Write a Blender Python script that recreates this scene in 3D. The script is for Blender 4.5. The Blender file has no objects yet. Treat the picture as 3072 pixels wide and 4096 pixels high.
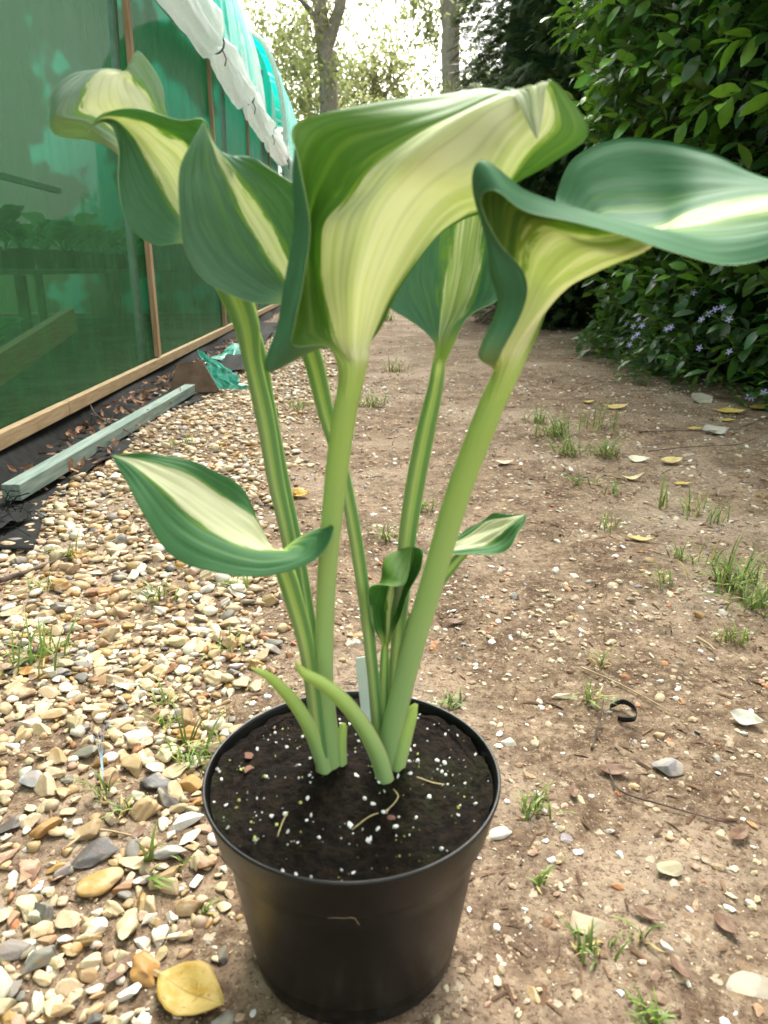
import bpy, math, random
import numpy as np
from mathutils import Vector, Matrix, noise as mnoise
R = math.radians
rng = np.random.default_rng(7)
random.seed(7)
SC = bpy.context.scene
COL = SC.collection

# ------------------------------------------------------------------ camera
CAM_H, PITCH, FPX = 0.472, R(18), 3000.0
cam_d = bpy.data.cameras.new('camera')
cam = bpy.data.objects.new('camera', cam_d)
COL.objects.link(cam)
cam.location = (0, 0, CAM_H)
cam.rotation_euler = (R(90) - PITCH, 0, 0)
cam_d.sensor_fit = 'VERTICAL'
cam_d.sensor_height = 36
cam_d.lens = 36 * FPX / 4096
cam_d.clip_start = 0.02
cam_d.clip_end = 2000
cam_d.dof.use_dof = True
cam_d.dof.focus_distance = 1.05
cam_d.dof.aperture_fstop = 11
SC.camera = cam

# ------------------------------------------------------------------ world, sun, exposure
SUN_EL, SUN_AZ = R(52), R(12)          # azimuth clockwise from +Y (ahead of the camera)
w = bpy.data.worlds.new('World')
SC.world = w
w.use_nodes = True
wn, wl = w.node_tree.nodes, w.node_tree.links
wn.clear()
sky = wn.new('ShaderNodeTexSky')
sky.sky_type = 'NISHITA'
sky.sun_disc = False
sky.sun_elevation = SUN_EL
sky.sun_rotation = SUN_AZ
sky.air_density = 1.0
sky.dust_density = 3.0
bw = wn.new('ShaderNodeHueSaturation')   # overcast: the cloud layer takes the blue out
bw.inputs['Saturation'].default_value = 0.12
tint = wn.new('ShaderNodeMix'); tint.data_type = 'RGBA'; tint.blend_type = 'MULTIPLY'
tint.inputs[0].default_value = 1.0
tint.inputs[7].default_value = (1.0, 0.985, 0.93, 1)
bg = wn.new('ShaderNodeBackground')
bg.inputs['Strength'].default_value = 0.15
out = wn.new('ShaderNodeOutputWorld')
wl.new(sky.outputs[0], bw.inputs['Color'])
wl.new(bw.outputs[0], tint.inputs[6])
wl.new(tint.outputs[2], bg.inputs[0])
wl.new(bg.outputs[0], out.inputs[0])
sd = bpy.data.lights.new('sun', 'SUN')
sd.energy = 1.5
sd.angle = R(25)
sd.color = (1.0, 0.96, 0.88)
sun = bpy.data.objects.new('sun', sd)
COL.objects.link(sun)
sun.rotation_euler = (R(90) - SUN_EL, 0, math.pi - SUN_AZ)
SC.view_settings.view_transform = 'Standard'
SC.view_settings.look = 'None'
SC.view_settings.gamma = 1
SC.view_settings.exposure = 2.15

# ------------------------------------------------------------------ photo pixel -> place
S = 3072 / 1659.0
CP, SP = math.cos(PITCH), math.sin(PITCH)
def ray(vx, vy):
    dx = (vx * S - 1536) / FPX
    dy = (2048 - vy * S) / FPX
    return Vector((dx, CP + SP * dy, -SP + CP * dy))
def at(vx, vy, Y):                      # point at forward distance Y
    r = ray(vx, vy)
    return Vector((0, 0, CAM_H)) + r * (Y / r.y)
def gnd(vx, vy, z=0.0):                 # point on a level plane
    r = ray(vx, vy)
    return Vector((0, 0, CAM_H)) + r * ((z - CAM_H) / r.z)
def gh(x, y):                           # height of the ground sheet
    return (0.006 * np.sin(x * 5.1 + 1.3) * np.cos(y * 3.7 + .4) + 0.003 * np.sin(x * 17 + y * 11) +
            0.0015 * np.sin(x * 43 - y * 31) - 0.006) * (1 - np.exp(-((x + .0216) ** 2 + (y - .434) ** 2) / .012))
def on_ground(vx, vy):
    p = gnd(vx, vy)
    return Vector((p.x, p.y, float(gh(p.x, p.y))))

# ------------------------------------------------------------------ node materials
def newmat(name):
    m = bpy.data.materials.new(name)
    m.use_nodes = True
    m.node_tree.nodes.clear()
    return m
class NT:
    def __init__(s, m):
        s.n, s.l = m.node_tree.nodes, m.node_tree.links
        s.out = s.n.new('ShaderNodeOutputMaterial')
    def node(s, t, **k):
        x = s.n.new(t)
        for a, b in k.items(): setattr(x, a, b)
        return x
    def put(s, inp, v):
        if isinstance(v, bpy.types.NodeSocket): s.l.new(v, inp)
        elif isinstance(v, (tuple, list)):
            inp.default_value = tuple(v) + ((1,) if len(v) == 3 and len(inp.default_value) == 4 else ())
        else: inp.default_value = v
    def math(s, op, a, b=0.0, c=0.0, clamp=False):
        x = s.node('ShaderNodeMath', operation=op, use_clamp=clamp)
        s.put(x.inputs[0], a); s.put(x.inputs[1], b)
        if op in ('MULTIPLY_ADD', 'SMOOTH_MIN', 'WRAP', 'COMPARE'): s.put(x.inputs[2], c)
        return x.outputs[0]
    def ss(s, x, lo, hi):
        r = s.node('ShaderNodeMapRange', interpolation_type='SMOOTHSTEP')
        s.put(r.inputs[0], x); s.put(r.inputs[1], lo); s.put(r.inputs[2], hi)
        return r.outputs[0]
    def mix(s, f, a, b, mode='MIX'):
        x = s.node('ShaderNodeMix', data_type='RGBA', blend_type=mode)
        s.put(x.inputs[0], f); s.put(x.inputs[6], a); s.put(x.inputs[7], b)
        return x.outputs[2]
    def noise(s, vec=None, scale=5, detail=3, rough=.55, dist=0.0):
        x = s.node('ShaderNodeTexNoise')
        if vec is not None: s.put(x.inputs['Vector'], vec)
        x.inputs['Scale'].default_value = scale; x.inputs['Detail'].default_value = detail
        x.inputs['Roughness'].default_value = rough; x.inputs['Distortion'].default_value = dist
        return x.outputs[0]
    def xyz(s, x, y, z):
        c = s.node('ShaderNodeCombineXYZ')
        s.put(c.inputs[0], x); s.put(c.inputs[1], y); s.put(c.inputs[2], z)
        return c.outputs[0]
    def sep(s, v):
        c = s.node('ShaderNodeSeparateXYZ'); s.put(c.inputs[0], v)
        return c.outputs
    def obj(s): return s.node('ShaderNodeTexCoord').outputs['Object']
    def uv(s): return s.node('ShaderNodeTexCoord').outputs['UV']
    def pos(s): return s.node('ShaderNodeNewGeometry').outputs['Position']
    def bump(s, h, strength=.4, dist=.002):
        b = s.node('ShaderNodeBump'); b.inputs['Strength'].default_value = strength
        b.inputs['Distance'].default_value = dist
        s.put(b.inputs['Height'], h)
        return b.outputs[0]
    def bsdf(s, col, rough=.6, spec=.4, normal=None, transl=0.0, tcol=None, alpha=None, coat=0, metal=0):
        p = s.node('ShaderNodeBsdfPrincipled')
        s.put(p.inputs['Base Color'], col); s.put(p.inputs['Roughness'], rough)
        s.put(p.inputs['Specular IOR Level'], spec)
        p.inputs['Metallic'].default_value = metal
        p.inputs['Coat Weight'].default_value = coat
        if normal is not None: s.put(p.inputs['Normal'], normal)
        o = p.outputs[0]
        if not isinstance(transl, (int, float)) or transl:
            t = s.node('ShaderNodeBsdfTranslucent')
            s.put(t.inputs[0], tcol if tcol is not None else col)
            mx = s.node('ShaderNodeMixShader'); s.put(mx.inputs[0], transl)
            s.l.new(o, mx.inputs[1]); s.l.new(t.outputs[0], mx.inputs[2]); o = mx.outputs[0]
        if alpha is not None:
            t = s.node('ShaderNodeBsdfTransparent')
            mx = s.node('ShaderNodeMixShader'); s.put(mx.inputs[0], alpha)
            s.l.new(t.outputs[0], mx.inputs[1]); s.l.new(o, mx.inputs[2]); o = mx.outputs[0]
        s.l.new(o, s.out.inputs[0])
def simple(name, c1, c2, scale=20, rough=.7, spec=.3, transl=0, bump=.3, bdist=.002, stretch=None, detail=4, coat=0):
    m = newmat(name); t = NT(m)
    v = t.obj()
    if stretch:
        mp = t.node('ShaderNodeMapping'); t.put(mp.inputs[0], v); mp.inputs['Scale'].default_value = stretch
        v = mp.outputs[0]
    n = t.noise(v, scale, detail)
    f = t.ss(n, .3, .7)
    t.bsdf(t.mix(f, c1, c2), rough, spec, t.bump(n, bump, bdist) if bump else None, transl, coat=coat)
    return m

# ------------------------------------------------------------------ mesh helpers
def mesh_np(name, V, F, mat=None, parent=None, smooth=True, uv=None, col=None, matidx=None, mats=None, link=True):
    V = np.asarray(V, dtype=np.float64).reshape(-1, 3)
    F = np.asarray(F, dtype=np.int64)
    me = bpy.data.meshes.new(name)
    n, k = F.shape
    me.vertices.add(len(V)); me.vertices.foreach_set('co', V.ravel())
    me.loops.add(n * k); me.loops.foreach_set('vertex_index', F.ravel())
    me.polygons.add(n)
    me.polygons.foreach_set('loop_start', np.arange(0, n * k, k))
    me.polygons.foreach_set('loop_total', np.full(n, k))
    me.polygons.foreach_set('use_smooth', np.full(n, smooth))
    for mm in (mats or ([mat] if mat else [])): me.materials.append(mm)
    if matidx is not None: me.polygons.foreach_set('material_index', matidx)
    me.update(calc_edges=True)
    if uv is not None:
        l = me.uv_layers.new(name='UVMap')
        l.data.foreach_set('uv', np.asarray(uv)[F.ravel()].ravel())
    if col is not None:
        a = me.color_attributes.new('Col', 'FLOAT_COLOR', 'POINT')
        c = np.ones((len(V), 4)); c[:, :3] = col
        a.data.foreach_set('color', c.ravel())
    if not link: return me
    return link_obj(name, me, parent)
def link_obj(name, me, parent=None):
    o = bpy.data.objects.new(name, me)
    COL.objects.link(o)
    if parent is not None: o.parent = parent
    return o
def empty(name, loc=(0, 0, 0)):
    o = bpy.data.objects.new(name, None); COL.objects.link(o); o.location = loc
    o.empty_display_size = .05
    return o
def tag(o, label=None, cat=None, group=None, kind=None):
    if label: o['label'] = label
    if cat: o['category'] = cat
    if group: o['group'] = group
    if kind: o['kind'] = kind
    return o
def keep(o, parent):                    # parent without moving (parent only has a location)
    o.parent = parent
    o.matrix_parent_inverse = Matrix.Translation(-parent.location)
    return o
class MB:
    def __init__(s): s.v, s.f, s.c = [], [], []
    def add(s, V, F, col=None):
        o = len(s.v)
        s.v += [tuple(p) for p in V]
        s.f += [tuple(i + o for i in q) for q in F]
    def box(s, c, size, M=None):
        x, y, z = (k / 2 for k in size)
        P = [Vector((a * x, b * y, d * z)) for a in (-1, 1) for b in (-1, 1) for d in (-1, 1)]
        if M: P = [M @ p for p in P]
        P = [p + Vector(c) for p in P]
        s.add(P, [(0, 1, 3, 2), (4, 6, 7, 5), (0, 4, 5, 1), (2, 3, 7, 6), (0, 2, 6, 4), (1, 5, 7, 3)])
    def tube(s, pts, rad, seg=8, cap=True):
        V, F = tube_arr(pts, rad, seg)
        s.add(V, F)
    def build(s, name, mat, parent=None, smooth=True, bevel=0):
        me = bpy.data.meshes.new(name)
        me.from_pydata(s.v, [], s.f)
        me.materials.append(mat)
        me.polygons.foreach_set('use_smooth', [smooth] * len(me.polygons))
        me.update()
        o = link_obj(name, me, parent)
        if bevel:
            b = o.modifiers.new('bevel', 'BEVEL'); b.width = bevel; b.segments = 2; b.limit_method = 'ANGLE'
        return o
def tube_arr(pts, rad, seg=8):
    pts = [Vector(p) for p in pts]
    n = len(pts)
    if not hasattr(rad, '__len__'): rad = [rad] * n
    V, F = [], []
    ref = None
    for i, p in enumerate(pts):
        t = (pts[min(i + 1, n - 1)] - pts[max(i - 1, 0)]).normalized()
        if ref is None:
            ref = t.cross(Vector((0, 0, 1)))
            if ref.length < .1: ref = t.cross(Vector((0, 1, 0)))
        ref = (ref - t * ref.dot(t)).normalized()
        b = t.cross(ref)
        for k in range(seg):
            a = 2 * math.pi * k / seg
            V.append(p + (ref * math.cos(a) + b * math.sin(a)) * rad[i])
    for i in range(n - 1):
        for k in range(seg):
            k2 = (k + 1) % seg
            F.append((i * seg + k, i * seg + k2, (i + 1) * seg + k2, (i + 1) * seg + k))
    F.append(tuple(range(seg - 1, -1, -1)))
    F.append(tuple((n - 1) * seg + k for k in range(seg)))
    return V, F
def crom(P, n):                         # Catmull-Rom through rows of P (k, ...) at n samples
    P = np.asarray(P, float)
    k = len(P)
    E = np.concatenate([[2 * P[0] - P[1]], P, [2 * P[-1] - P[-2]]])
    t = np.linspace(0, k - 1, n)
    i = np.minimum(t.astype(int), k - 2)
    f = (t - i).reshape((-1,) + (1,) * (P.ndim - 1))
    a, b, c, d = E[i], E[i + 1], E[i + 2], E[i + 3]
    return .5 * (2 * b + (c - a) * f + (2 * a - 5 * b + 4 * c - d) * f ** 2 + (3 * b - a - 3 * c + d) * f ** 3)
def grid_faces(nu, nv, off=0, flip=False):
    i = np.arange(nu - 1)[:, None] * nv + np.arange(nv - 1)[None, :] + off
    q = np.stack([i, i + 1, i + nv + 1, i + nv], -1).reshape(-1, 4)
    return q[:, ::-1] if flip else q
def curve_pts(P, n): return [Vector(p) for p in crom([list(q) for q in P], n)]
def ico(sub):
    t = (1 + 5 ** .5) / 2
    V = [(-1, t, 0), (1, t, 0), (-1, -t, 0), (1, -t, 0), (0, -1, t), (0, 1, t), (0, -1, -t), (0, 1, -t), (t, 0, -1), (t, 0, 1), (-t, 0, -1), (-t, 0, 1)]
    F = [(0, 11, 5), (0, 5, 1), (0, 1, 7), (0, 7, 10), (0, 10, 11), (1, 5, 9), (5, 11, 4), (11, 10, 2), (10, 7, 6), (7, 1, 8), (3, 9, 4), (3, 4, 2), (3, 2, 6), (3, 6, 8), (3, 8, 9), (4, 9, 5), (2, 4, 11), (6, 2, 10), (8, 6, 7), (9, 8, 1)]
    V = [np.array(v) / np.linalg.norm(v) for v in V]
    for _ in range(sub):
        mid, G = {}, []
        def m(a, b):
            k = (min(a, b), max(a, b))
            if k not in mid:
                p = V[a] + V[b]; V.append(p / np.linalg.norm(p)); mid[k] = len(V) - 1
            return mid[k]
        for a, b, c in F:
            ab, bc, ca = m(a, b), m(b, c), m(c, a)
            G += [(a, ab, ca), (b, bc, ab), (c, ca, bc), (ab, bc, ca)]
        F = G
    return np.array(V), np.array(F)

# ------------------------------------------------------------------ ground
def ground_mat():
    m = newmat('packed_earth'); t = NT(m)
    p = t.pos()
    big = t.noise(p, 2.2, 4)
    mid = t.noise(p, 14, 5, .65)
    fine = t.noise(p, 90, 4, .7)
    nx = t.node('ShaderNodeTexNoise'); t.put(nx.inputs['Vector'], p); nx.inputs['Scale'].default_value = 170; nx.inputs['Detail'].default_value = 2
    vm = t.node('ShaderNodeVectorMath', operation='MULTIPLY_ADD'); t.put(vm.inputs[0], nx.outputs['Color']); vm.inputs[1].default_value = (.011, .011, .011); t.put(vm.inputs[2], p)
    vor = t.node('ShaderNodeTexVoronoi'); t.put(vor.inputs['Vector'], vm.outputs[0]); vor.inputs['Scale'].default_value = 330
    vor2 = t.node('ShaderNodeTexVoronoi'); t.put(vor2.inputs['Vector'], vm.outputs[0]); vor2.inputs['Scale'].default_value = 120
    earth = t.mix(t.ss(mid, .35, .7), (.080, .050, .031), (.25, .178, .118))
    earth = t.mix(t.ss(big, .45, .68), earth, (.29, .225, .165))
    earth = t.mix(t.math('MULTIPLY', t.ss(fine, .48, .7), .6), earth, (.32, .25, .17))
    earth = t.mix(t.math('MULTIPLY', t.ss(fine, .48, .3), .85), earth, (.05, .03, .018))
    sp = t.sep(vor.outputs['Color'])
    ramp = t.node('ShaderNodeValToRGB'); t.put(ramp.inputs[0], sp[1])
    el = ramp.color_ramp.elements; el[0].position = 0; el[0].color = (.055, .032, .018, 1); el[1].position = 1; el[1].color = (.50, .45, .37, 1)
    for ps, cl in ((.35, (.14, .085, .05, 1)), (.62, (.26, .185, .115, 1)), (.88, (.38, .30, .2, 1))):
        e_ = el.new(ps); e_.color = cl
    ramp.color_ramp.interpolation = 'CONSTANT'
    chip = t.math('MULTIPLY', t.math('GREATER_THAN', sp[0], .45), t.ss(vor.outputs['Distance'], .5, .42))
    earth = t.mix(t.math('MULTIPLY', chip, .62), earth, ramp.outputs[0])
    sp2 = t.sep(vor2.outputs['Color'])
    ramp2 = t.node('ShaderNodeValToRGB'); t.put(ramp2.inputs[0], sp2[1])
    el = ramp2.color_ramp.elements; el[0].position = 0; el[0].color = (.06, .036, .02, 1); el[1].position = 1; el[1].color = (.44, .38, .28, 1)
    e_ = el.new(.5); e_.color = (.2, .13, .075, 1)
    chip2 = t.math('MULTIPLY', t.math('GREATER_THAN', sp2[0], .8), t.ss(vor2.outputs['Distance'], .5, .4))
    earth = t.mix(t.math('MULTIPLY', chip2, .75), earth, ramp2.outputs[0])
    h = t.math('ADD', t.math('MULTIPLY', mid, .6), t.math('ADD', t.math('MULTIPLY', fine, .5), t.math('MULTIPLY', chip, .25)))
    t.bsdf(earth, .92, .15, t.bump(h, .8, .006))
    return m
GM = ground_mat()
def spaced(lo, hi, step, far):
    a = list(np.arange(lo, hi + 1e-6, step))
    l, r, d = [], [], step
    while (lo - (l[-1] if l else 0) if False else True):
        d *= 1.6
        l.append((l[-1] if l else lo) - d); r.append((r[-1] if r else hi) + d)
        if d > far: break
    return np.array(l[::-1] + a + r)
gx, gy = spaced(-1.3, 1.7, .016, 300), spaced(.15, 4.0, .02, 300)
GX, GY = np.meshgrid(gx, gy)
near = np.exp(-np.maximum(0, np.hypot(GX, GY - 2) - 6) / 4)
mesh_v = np.stack([GX, GY, gh(GX, GY) * near], -1).reshape(-1, 3)
fine = np.array([mnoise.noise(Vector((x * 30, y * 30, 0))) for x, y in mesh_v[:, :2]]) if False else 0
ground = mesh_np('ground', mesh_v, grid_faces(len(gy), len(gx), flip=False), GM)
tag(ground, 'brown packed earth and shingle path between tunnel and hedge', kind='structure')

# ------------------------------------------------------------------ stones
PAL = {'cream': (0.421, 0.332, 0.200), 'white': (0.516, 0.470, 0.380), 'tan': (0.318, 0.214, 0.108), 'ochre': (0.310, 0.176, 0.052),
       'rusty brown': (0.206, 0.101, 0.040), 'grey': (0.172, 0.155, 0.132), 'dark grey': (0.065, 0.057, 0.048), 'pinkish': (0.344, 0.223, 0.144)}
PN = list(PAL); PW = np.array([.33, .15, .25, .09, .05, .06, .02, .05]); PW /= PW.sum()
def stone_shapes(sub, n, seed):
    r = np.random.default_rng(seed); V0, F0 = ico(sub); outv = []
    for k in range(n):
        V = V0.copy()
        rounded = r.random() < .18
        for j in range(4 if rounded else 13):
            d = r.normal(size=3); d /= np.linalg.norm(d)
            h = r.uniform(.75, .95) if rounded else r.uniform(.38, .8)
            e = V @ d - h
            V = V - np.outer(np.maximum(e, 0) * .93, d)
        a = r.normal(size=3) * 2
        V = V * (1 + .07 * np.sin(V @ a * 2 + k))[:, None]
        V = V * np.array([r.uniform(.8, 1.1), r.uniform(.5, .88), r.uniform(.30, .52)])
        outv.append(V / np.abs(V[:, :2]).max())
    return outv, F0
STONE = {s: stone_shapes(s, 26, 40 + s) for s in (0, 1, 2, 3)}
def rotm(rz, rx, ry):
    return (Matrix.Rotation(rz, 3, 'Z') @ Matrix.Rotation(rx, 3, 'X') @ Matrix.Rotation(ry, 3, 'Y'))
def stone_mat(name, single):
    m = newmat(name); t = NT(m)
    if single: c = t.node('ShaderNodeObjectInfo').outputs['Color']
    else:
        a = t.node('ShaderNodeAttribute'); a.attribute_name = 'Col'; c = a.outputs['Color']
    p = t.pos()
    n = t.noise(p, 90, 4, .6); n2 = t.noise(p, 38, 2, .5); n3 = t.noise(p, 420, 3, .7)
    c = t.mix(t.math('MULTIPLY', t.ss(n2, .52, .62), .55), c, t.mix(.5, c, (.66, .57, .40)))
    c = t.mix(t.math('MULTIPLY', t.ss(n, .58, .7), .6), c, t.mix(.6, c, (.30, .16, .06)))
    c = t.mix(t.math('MULTIPLY', t.ss(n3, .5, .75), .35), c, t.mix(.5, c, (.12, .09, .06)))
    t.bsdf(c, t.math('MULTIPLY_ADD', n, .3, .45), .35, t.bump(t.math('ADD', n, t.math('MULTIPLY', n3, .4)), .5, .002))
    return m
SM_STUFF, SM_ONE = stone_mat('flint_mixed', False), stone_mat('flint', True)
def bound(y):                           # right edge of the shingle strip
    return np.interp(y, [.2, .37, .57, .88, 1.47, 2.5, 4.5, 9], [-.135, -.13, -.145, -.15, -.23, -.27, -.30, -.1])
POT = Vector((-0.0216, 0.434, 0))
CLEAR = [(*gnd(vx, vy).xy, r_) for vx, vy, r_ in ((415, 2152, .027), (214, 1910, .02), (202, 1842, .02), (335, 1685, .02), (70, 1688, .015), (272, 2005, .018), (283, 2138, .012), (425, 1895, .012), (400, 1768, .016), (368, 1838, .016))]
stones = []                              # x, y, size, shape, rz, rx, ry, colour index, sink
def scatter(y0, y1, x0, x1, cell, smin, smax, sub):
    ys = np.arange(y0, y1, cell); xs = np.arange(x0, x1, cell)
    for y in ys:
        b = float(bound(y))
        for x in xs:
            px, py = x + random.uniform(-.6, .6) * cell, y + random.uniform(-.6, .6) * cell
            wob = .055 * mnoise.noise(Vector((px * 6, py * 6, 0))) + .04 * mnoise.noise(Vector((px * 19, py * 19, 3)))
            d = (b - px) + wob * (1 + py * .4)
            p = min(1, max(0, .5 + d / (.06 + .05 * py)))
            p = p * .97
            bare = mnoise.noise(Vector((px * 4.5, py * 4.5, 9)))
            if bare > .42: p *= .45
            pathp = .055 if py < 1.6 else .06
            if random.random() > max(p, pathp): continue
            wx = -.87 - .0431 * py
            if px < wx + .03: continue
            if px < wx + .25 + .05 * math.sin(py * 2.3) + .03 * math.sin(py * 7.1) and py > 1.3 and random.random() < .88: continue
            if (px - POT.x) ** 2 + (py - POT.y) ** 2 < .088 ** 2: continue
            if any((px - cx) ** 2 + (py - cy) ** 2 < cr_ ** 2 for cx, cy, cr_ in CLEAR): continue
            onpath = p < .25
            s = smin + (smax - smin) * random.random() ** 2.2
            if onpath: s *= random.uniform(.3, .7)
            stones.append((px, py, s, random.randrange(26), random.uniform(0, 6.28), random.gauss(0, .22), random.gauss(0, .22),
                           int(rng.choice(8, p=PW)), random.uniform(.5, .75) if onpath else random.uniform(.05, .5), sub))
scatter(.16, .95, -.75, .75, .0150, .0065, .0175, 2)
scatter(.16, .95, -.75, .1, .0130, .005, .009, 1)
scatter(.95, 1.9, -1.0, 1.2, .0165, .0065, .0175, 1)
scatter(1.9, 4.0, -1.1, 1.4, .021, .007, .017, 1)
scatter(4.0, 10, -1.3, 1.6, .034, .009, .018, 0)
fwd = np.array([0, CP, -SP])
def proj(p):
    q = np.array(p) - np.array([0, 0, CAM_H]); d = q @ fwd
    return 1536 + FPX * q[0] / d, 2048 - FPX * (q[1] * SP + q[2] * CP) / d, d
scored = []
for i, s in enumerate(stones):
    u, v, d = proj((s[0], s[1], 0))
    ok = 10 < u < 3060 and 10 < v < 4085 and d > 0
    under_pot = abs(u - 1405) < 560 and v > 2800
    scored.append((-(s[2] / d) if ok and not under_pot and s[8] < .7 else 0, i))
scored.sort()
single = set(i for sc_, i in scored[:262] if sc_ < 0)
meshes_one = [mesh_np('pebble', v, STONE[3][1], SM_ONE, link=False) for v in STONE[3][0]]
def stone_xform(s):
    M = rotm(s[4], s[5], s[6])
    z = float(gh(s[0], s[1])) + s[2] * (.42 - s[8] * .6)
    return M, Vector((s[0], s[1], z))
VV, FF, CC, off = {0: [], 1: [], 2: []}, {0: [], 1: [], 2: []}, {0: [], 1: [], 2: []}, {0: 0, 1: 0, 2: 0}
def jit(c, a=.16):
    k = 1 + random.uniform(-a, a)
    return np.clip(np.array(c) * k * (1 + rng.uniform(-.05, .05, 3)), .02, .85)
for i, s in enumerate(stones):
    M, loc = stone_xform(s)
    c = jit(PAL[PN[s[7]]])
    if i in single:
        o = link_obj('pebble', meshes_one[s[3]])
        o.location = loc; o.rotation_euler = M.to_euler(); o.scale = (s[2],) * 3
        o.color = (*c, 1)
        size = 'large' if s[2] > .0145 else 'medium-sized' if s[2] > .0105 else 'small'
        where = 'lying loose in the shingle strip beside the tunnel' if s[0] < bound(s[1]) + .02 else 'half sunk in the brown earth path'
        tag(o, f'{size} {PN[s[7]]} flint pebble {where}', 'pebble', f'{size} {PN[s[7]]} pebbles ' + ('in the shingle' if 'loose' in where else 'in the path'))
        continue
    sub = s[9]
    V = STONE[sub][0][s[3]] @ np.array(M).T * s[2] + np.array(loc)
    VV[sub].append(V); FF[sub].append(STONE[sub][1] + off[sub]); off[sub] += len(V)
    CC[sub].append(np.tile(c, (len(V), 1)))
gravel = mesh_np('gravel', np.concatenate(sum(VV.values(), [])),
                 np.concatenate([f + o for sb, o in ((0, 0), (1, off[0]), (2, off[0] + off[1])) for f in FF[sb]]),
                 SM_STUFF, col=np.concatenate(sum(CC.values(), [])))
tag(gravel, 'loose cream and tan flint shingle spread beside the green tunnel', 'gravel', kind='stuff')
# tiny chips trodden into the path
V0, F0 = ico(0)
cv, cf, cc, o = [], [], [], 0
CH = [(.58, .55, .49), (.46, .38, .27), (.34, .25, .15), (.22, .14, .085), (.66, .65, .62), (.22, .2, .19), (.36, .16, .07)]
CW = [.11, .26, .29, .17, .05, .06, .06]
def chips(n, x0, x1, y0, y1, smin, smax):
    global o
    for _ in range(n):
        x, y = random.uniform(x0, x1), y0 + (y1 - y0) * random.random() ** 1.3
        if (x - POT.x) ** 2 + (y - POT.y) ** 2 < .076 ** 2 or x < -.87 - .0431 * y: continue
        if mnoise.noise(Vector((x * 5, y * 5, 2))) + random.uniform(-.5, .5) < -.25: continue
        s = smin + (smax - smin) * random.random() ** 3
        M = rotm(random.uniform(0, 6.28), random.gauss(0, .3), random.gauss(0, .3))
        V = (V0 * np.array([1, random.uniform(.5, .9), random.uniform(.25, .5)])) * rng.uniform(.75, 1.2, (12, 1))
        V = V @ np.array(M).T * s + np.array((x, y, float(gh(x, y)) + s * .12))
        cv.append(V); cf.append(F0 + o); o += 12
        cc.append(np.tile(jit(CH[int(rng.choice(7, p=CW))], .2), (12, 1)))
chips(8500, -.5, .6, .2, 1.1, .0010, .0066)
chips(11000, -.6, 1.3, .9, 3.2, .0016, .0090)
chips(6000, -.8, 1.6, 3.0, 9, .003, .012)
g2 = mesh_np('stone_chips', np.concatenate(cv), np.concatenate(cf), SM_STUFF, smooth=False, col=np.concatenate(cc))
tag(g2, 'tiny white and tan stone chips trodden into the earth path', 'stone chips', kind='stuff')

# individual stones that stand out
HEROS = []
def hero_stone(vx, vy, size, colour, scale, rz, label, seed, tilt=0, lift=.25, cap=None):
    shp = stone_shapes(3, 1, seed)[0][0]
    V = shp * np.array(scale)
    me = mesh_np('stone', V, STONE[3][1], SM_ONE, link=False)
    ob = link_obj('stone', me)
    p = on_ground(vx, vy); HEROS.append((p.x, p.y))
    ob.location = p + Vector((0, 0, size * lift)); ob.scale = (size,) * 3
    ob.rotation_euler = (tilt, 0, rz); ob.color = (*[c_ * .8 for c_ in colour], 1)
    tag(ob, label, 'stone')
hero_stone(1455, 1868, .0145, (.40, .35, .22), (1, 1.05, 1.1), .1, 'smooth oval olive and cream pebble alone on the bare path', 901, lift=.3)
hero_stone(1442, 1645, .0150, (.27, .25, .25), (.75, 1.3, 1.0), 1.3, 'pale grey pointed flint standing alone on the bare path', 902, lift=.35)
hero_stone(214, 1910, .0155, (.42, .25, .07), (1.3, 1, .9), .7, 'ochre rough flint beside the tall grass blade', 903, lift=.3)
hero_stone(202, 1842, .0160, (.10, .09, .085), (1.25, 1.1, .7), .5, 'dark grey flat flint wedged above the ochre one', 904, lift=.25)
hero_stone(335, 1685, .0140, (.13, .125, .12), (1.1, 1.2, .7), .5, 'dark grey angular flint at the edge of the shingle', 905)
hero_stone(70, 1688, .0125, (.25, .25, .25), (1, 1, 1), .2, 'smooth bluish grey rounded pebble among cream shingle', 906, lift=.3)
hero_stone(272, 2005, .0145, (.56, .46, .28), (.62, 1.45, 1), .15, 'long cream flint with an orange hollow beside the yellow leaf', 907, lift=.3)
hero_stone(283, 2138, .0085, (.72, .70, .63), (1.2, 1, .9), .8, 'clean white pebble just left of the yellow fallen leaf', 908, lift=.3)
hero_stone(425, 1895, .0080, (.70, .66, .57), (1, 1, .8), .9, 'small white flint between pot and tall grass blade', 909, lift=.3)
hero_stone(400, 1768, .0125, (.68, .65, .58), (1.35, .7, .8), .5, 'white slanting flint close to the black pot wall', 910, lift=.3)
hero_stone(368, 1838, .0125, (.30, .29, .28), (1.2, .8, .8), .2, 'grey and white flint below the slanting white one', 911, lift=.3)
hero_stone(1270, 1985, .0130, (.40, .33, .22), (.9, 1.2, .6), .9, 'cream flat flint sunk in the path by a grass tuft', 912, lift=.05)
hero_stone(1220, 1487, .0150, (.46, .36, .24), (1.1, .9, .7), .1, 'tan flint with a white crust on the open path', 913, lift=.1)
hero_stone(1098, 1584, .0090, (.58, .53, .44), (1.2, .9, .9), .1, 'rounded pale pebble beside the rear of the pot', 914, lift=.2)
hero_stone(1080, 1790, .0120, (.48, .45, .39), (1, 1, .7), .4, 'broad white flint touching the path beside the pot rim', 915, lift=.1)
hero_stone(1632, 2118, .0170, (.31, .275, .21), (1.3, 1, .6), .3, 'wide crumbly cream flint embedded in the path', 916, lift=-.05)

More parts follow.
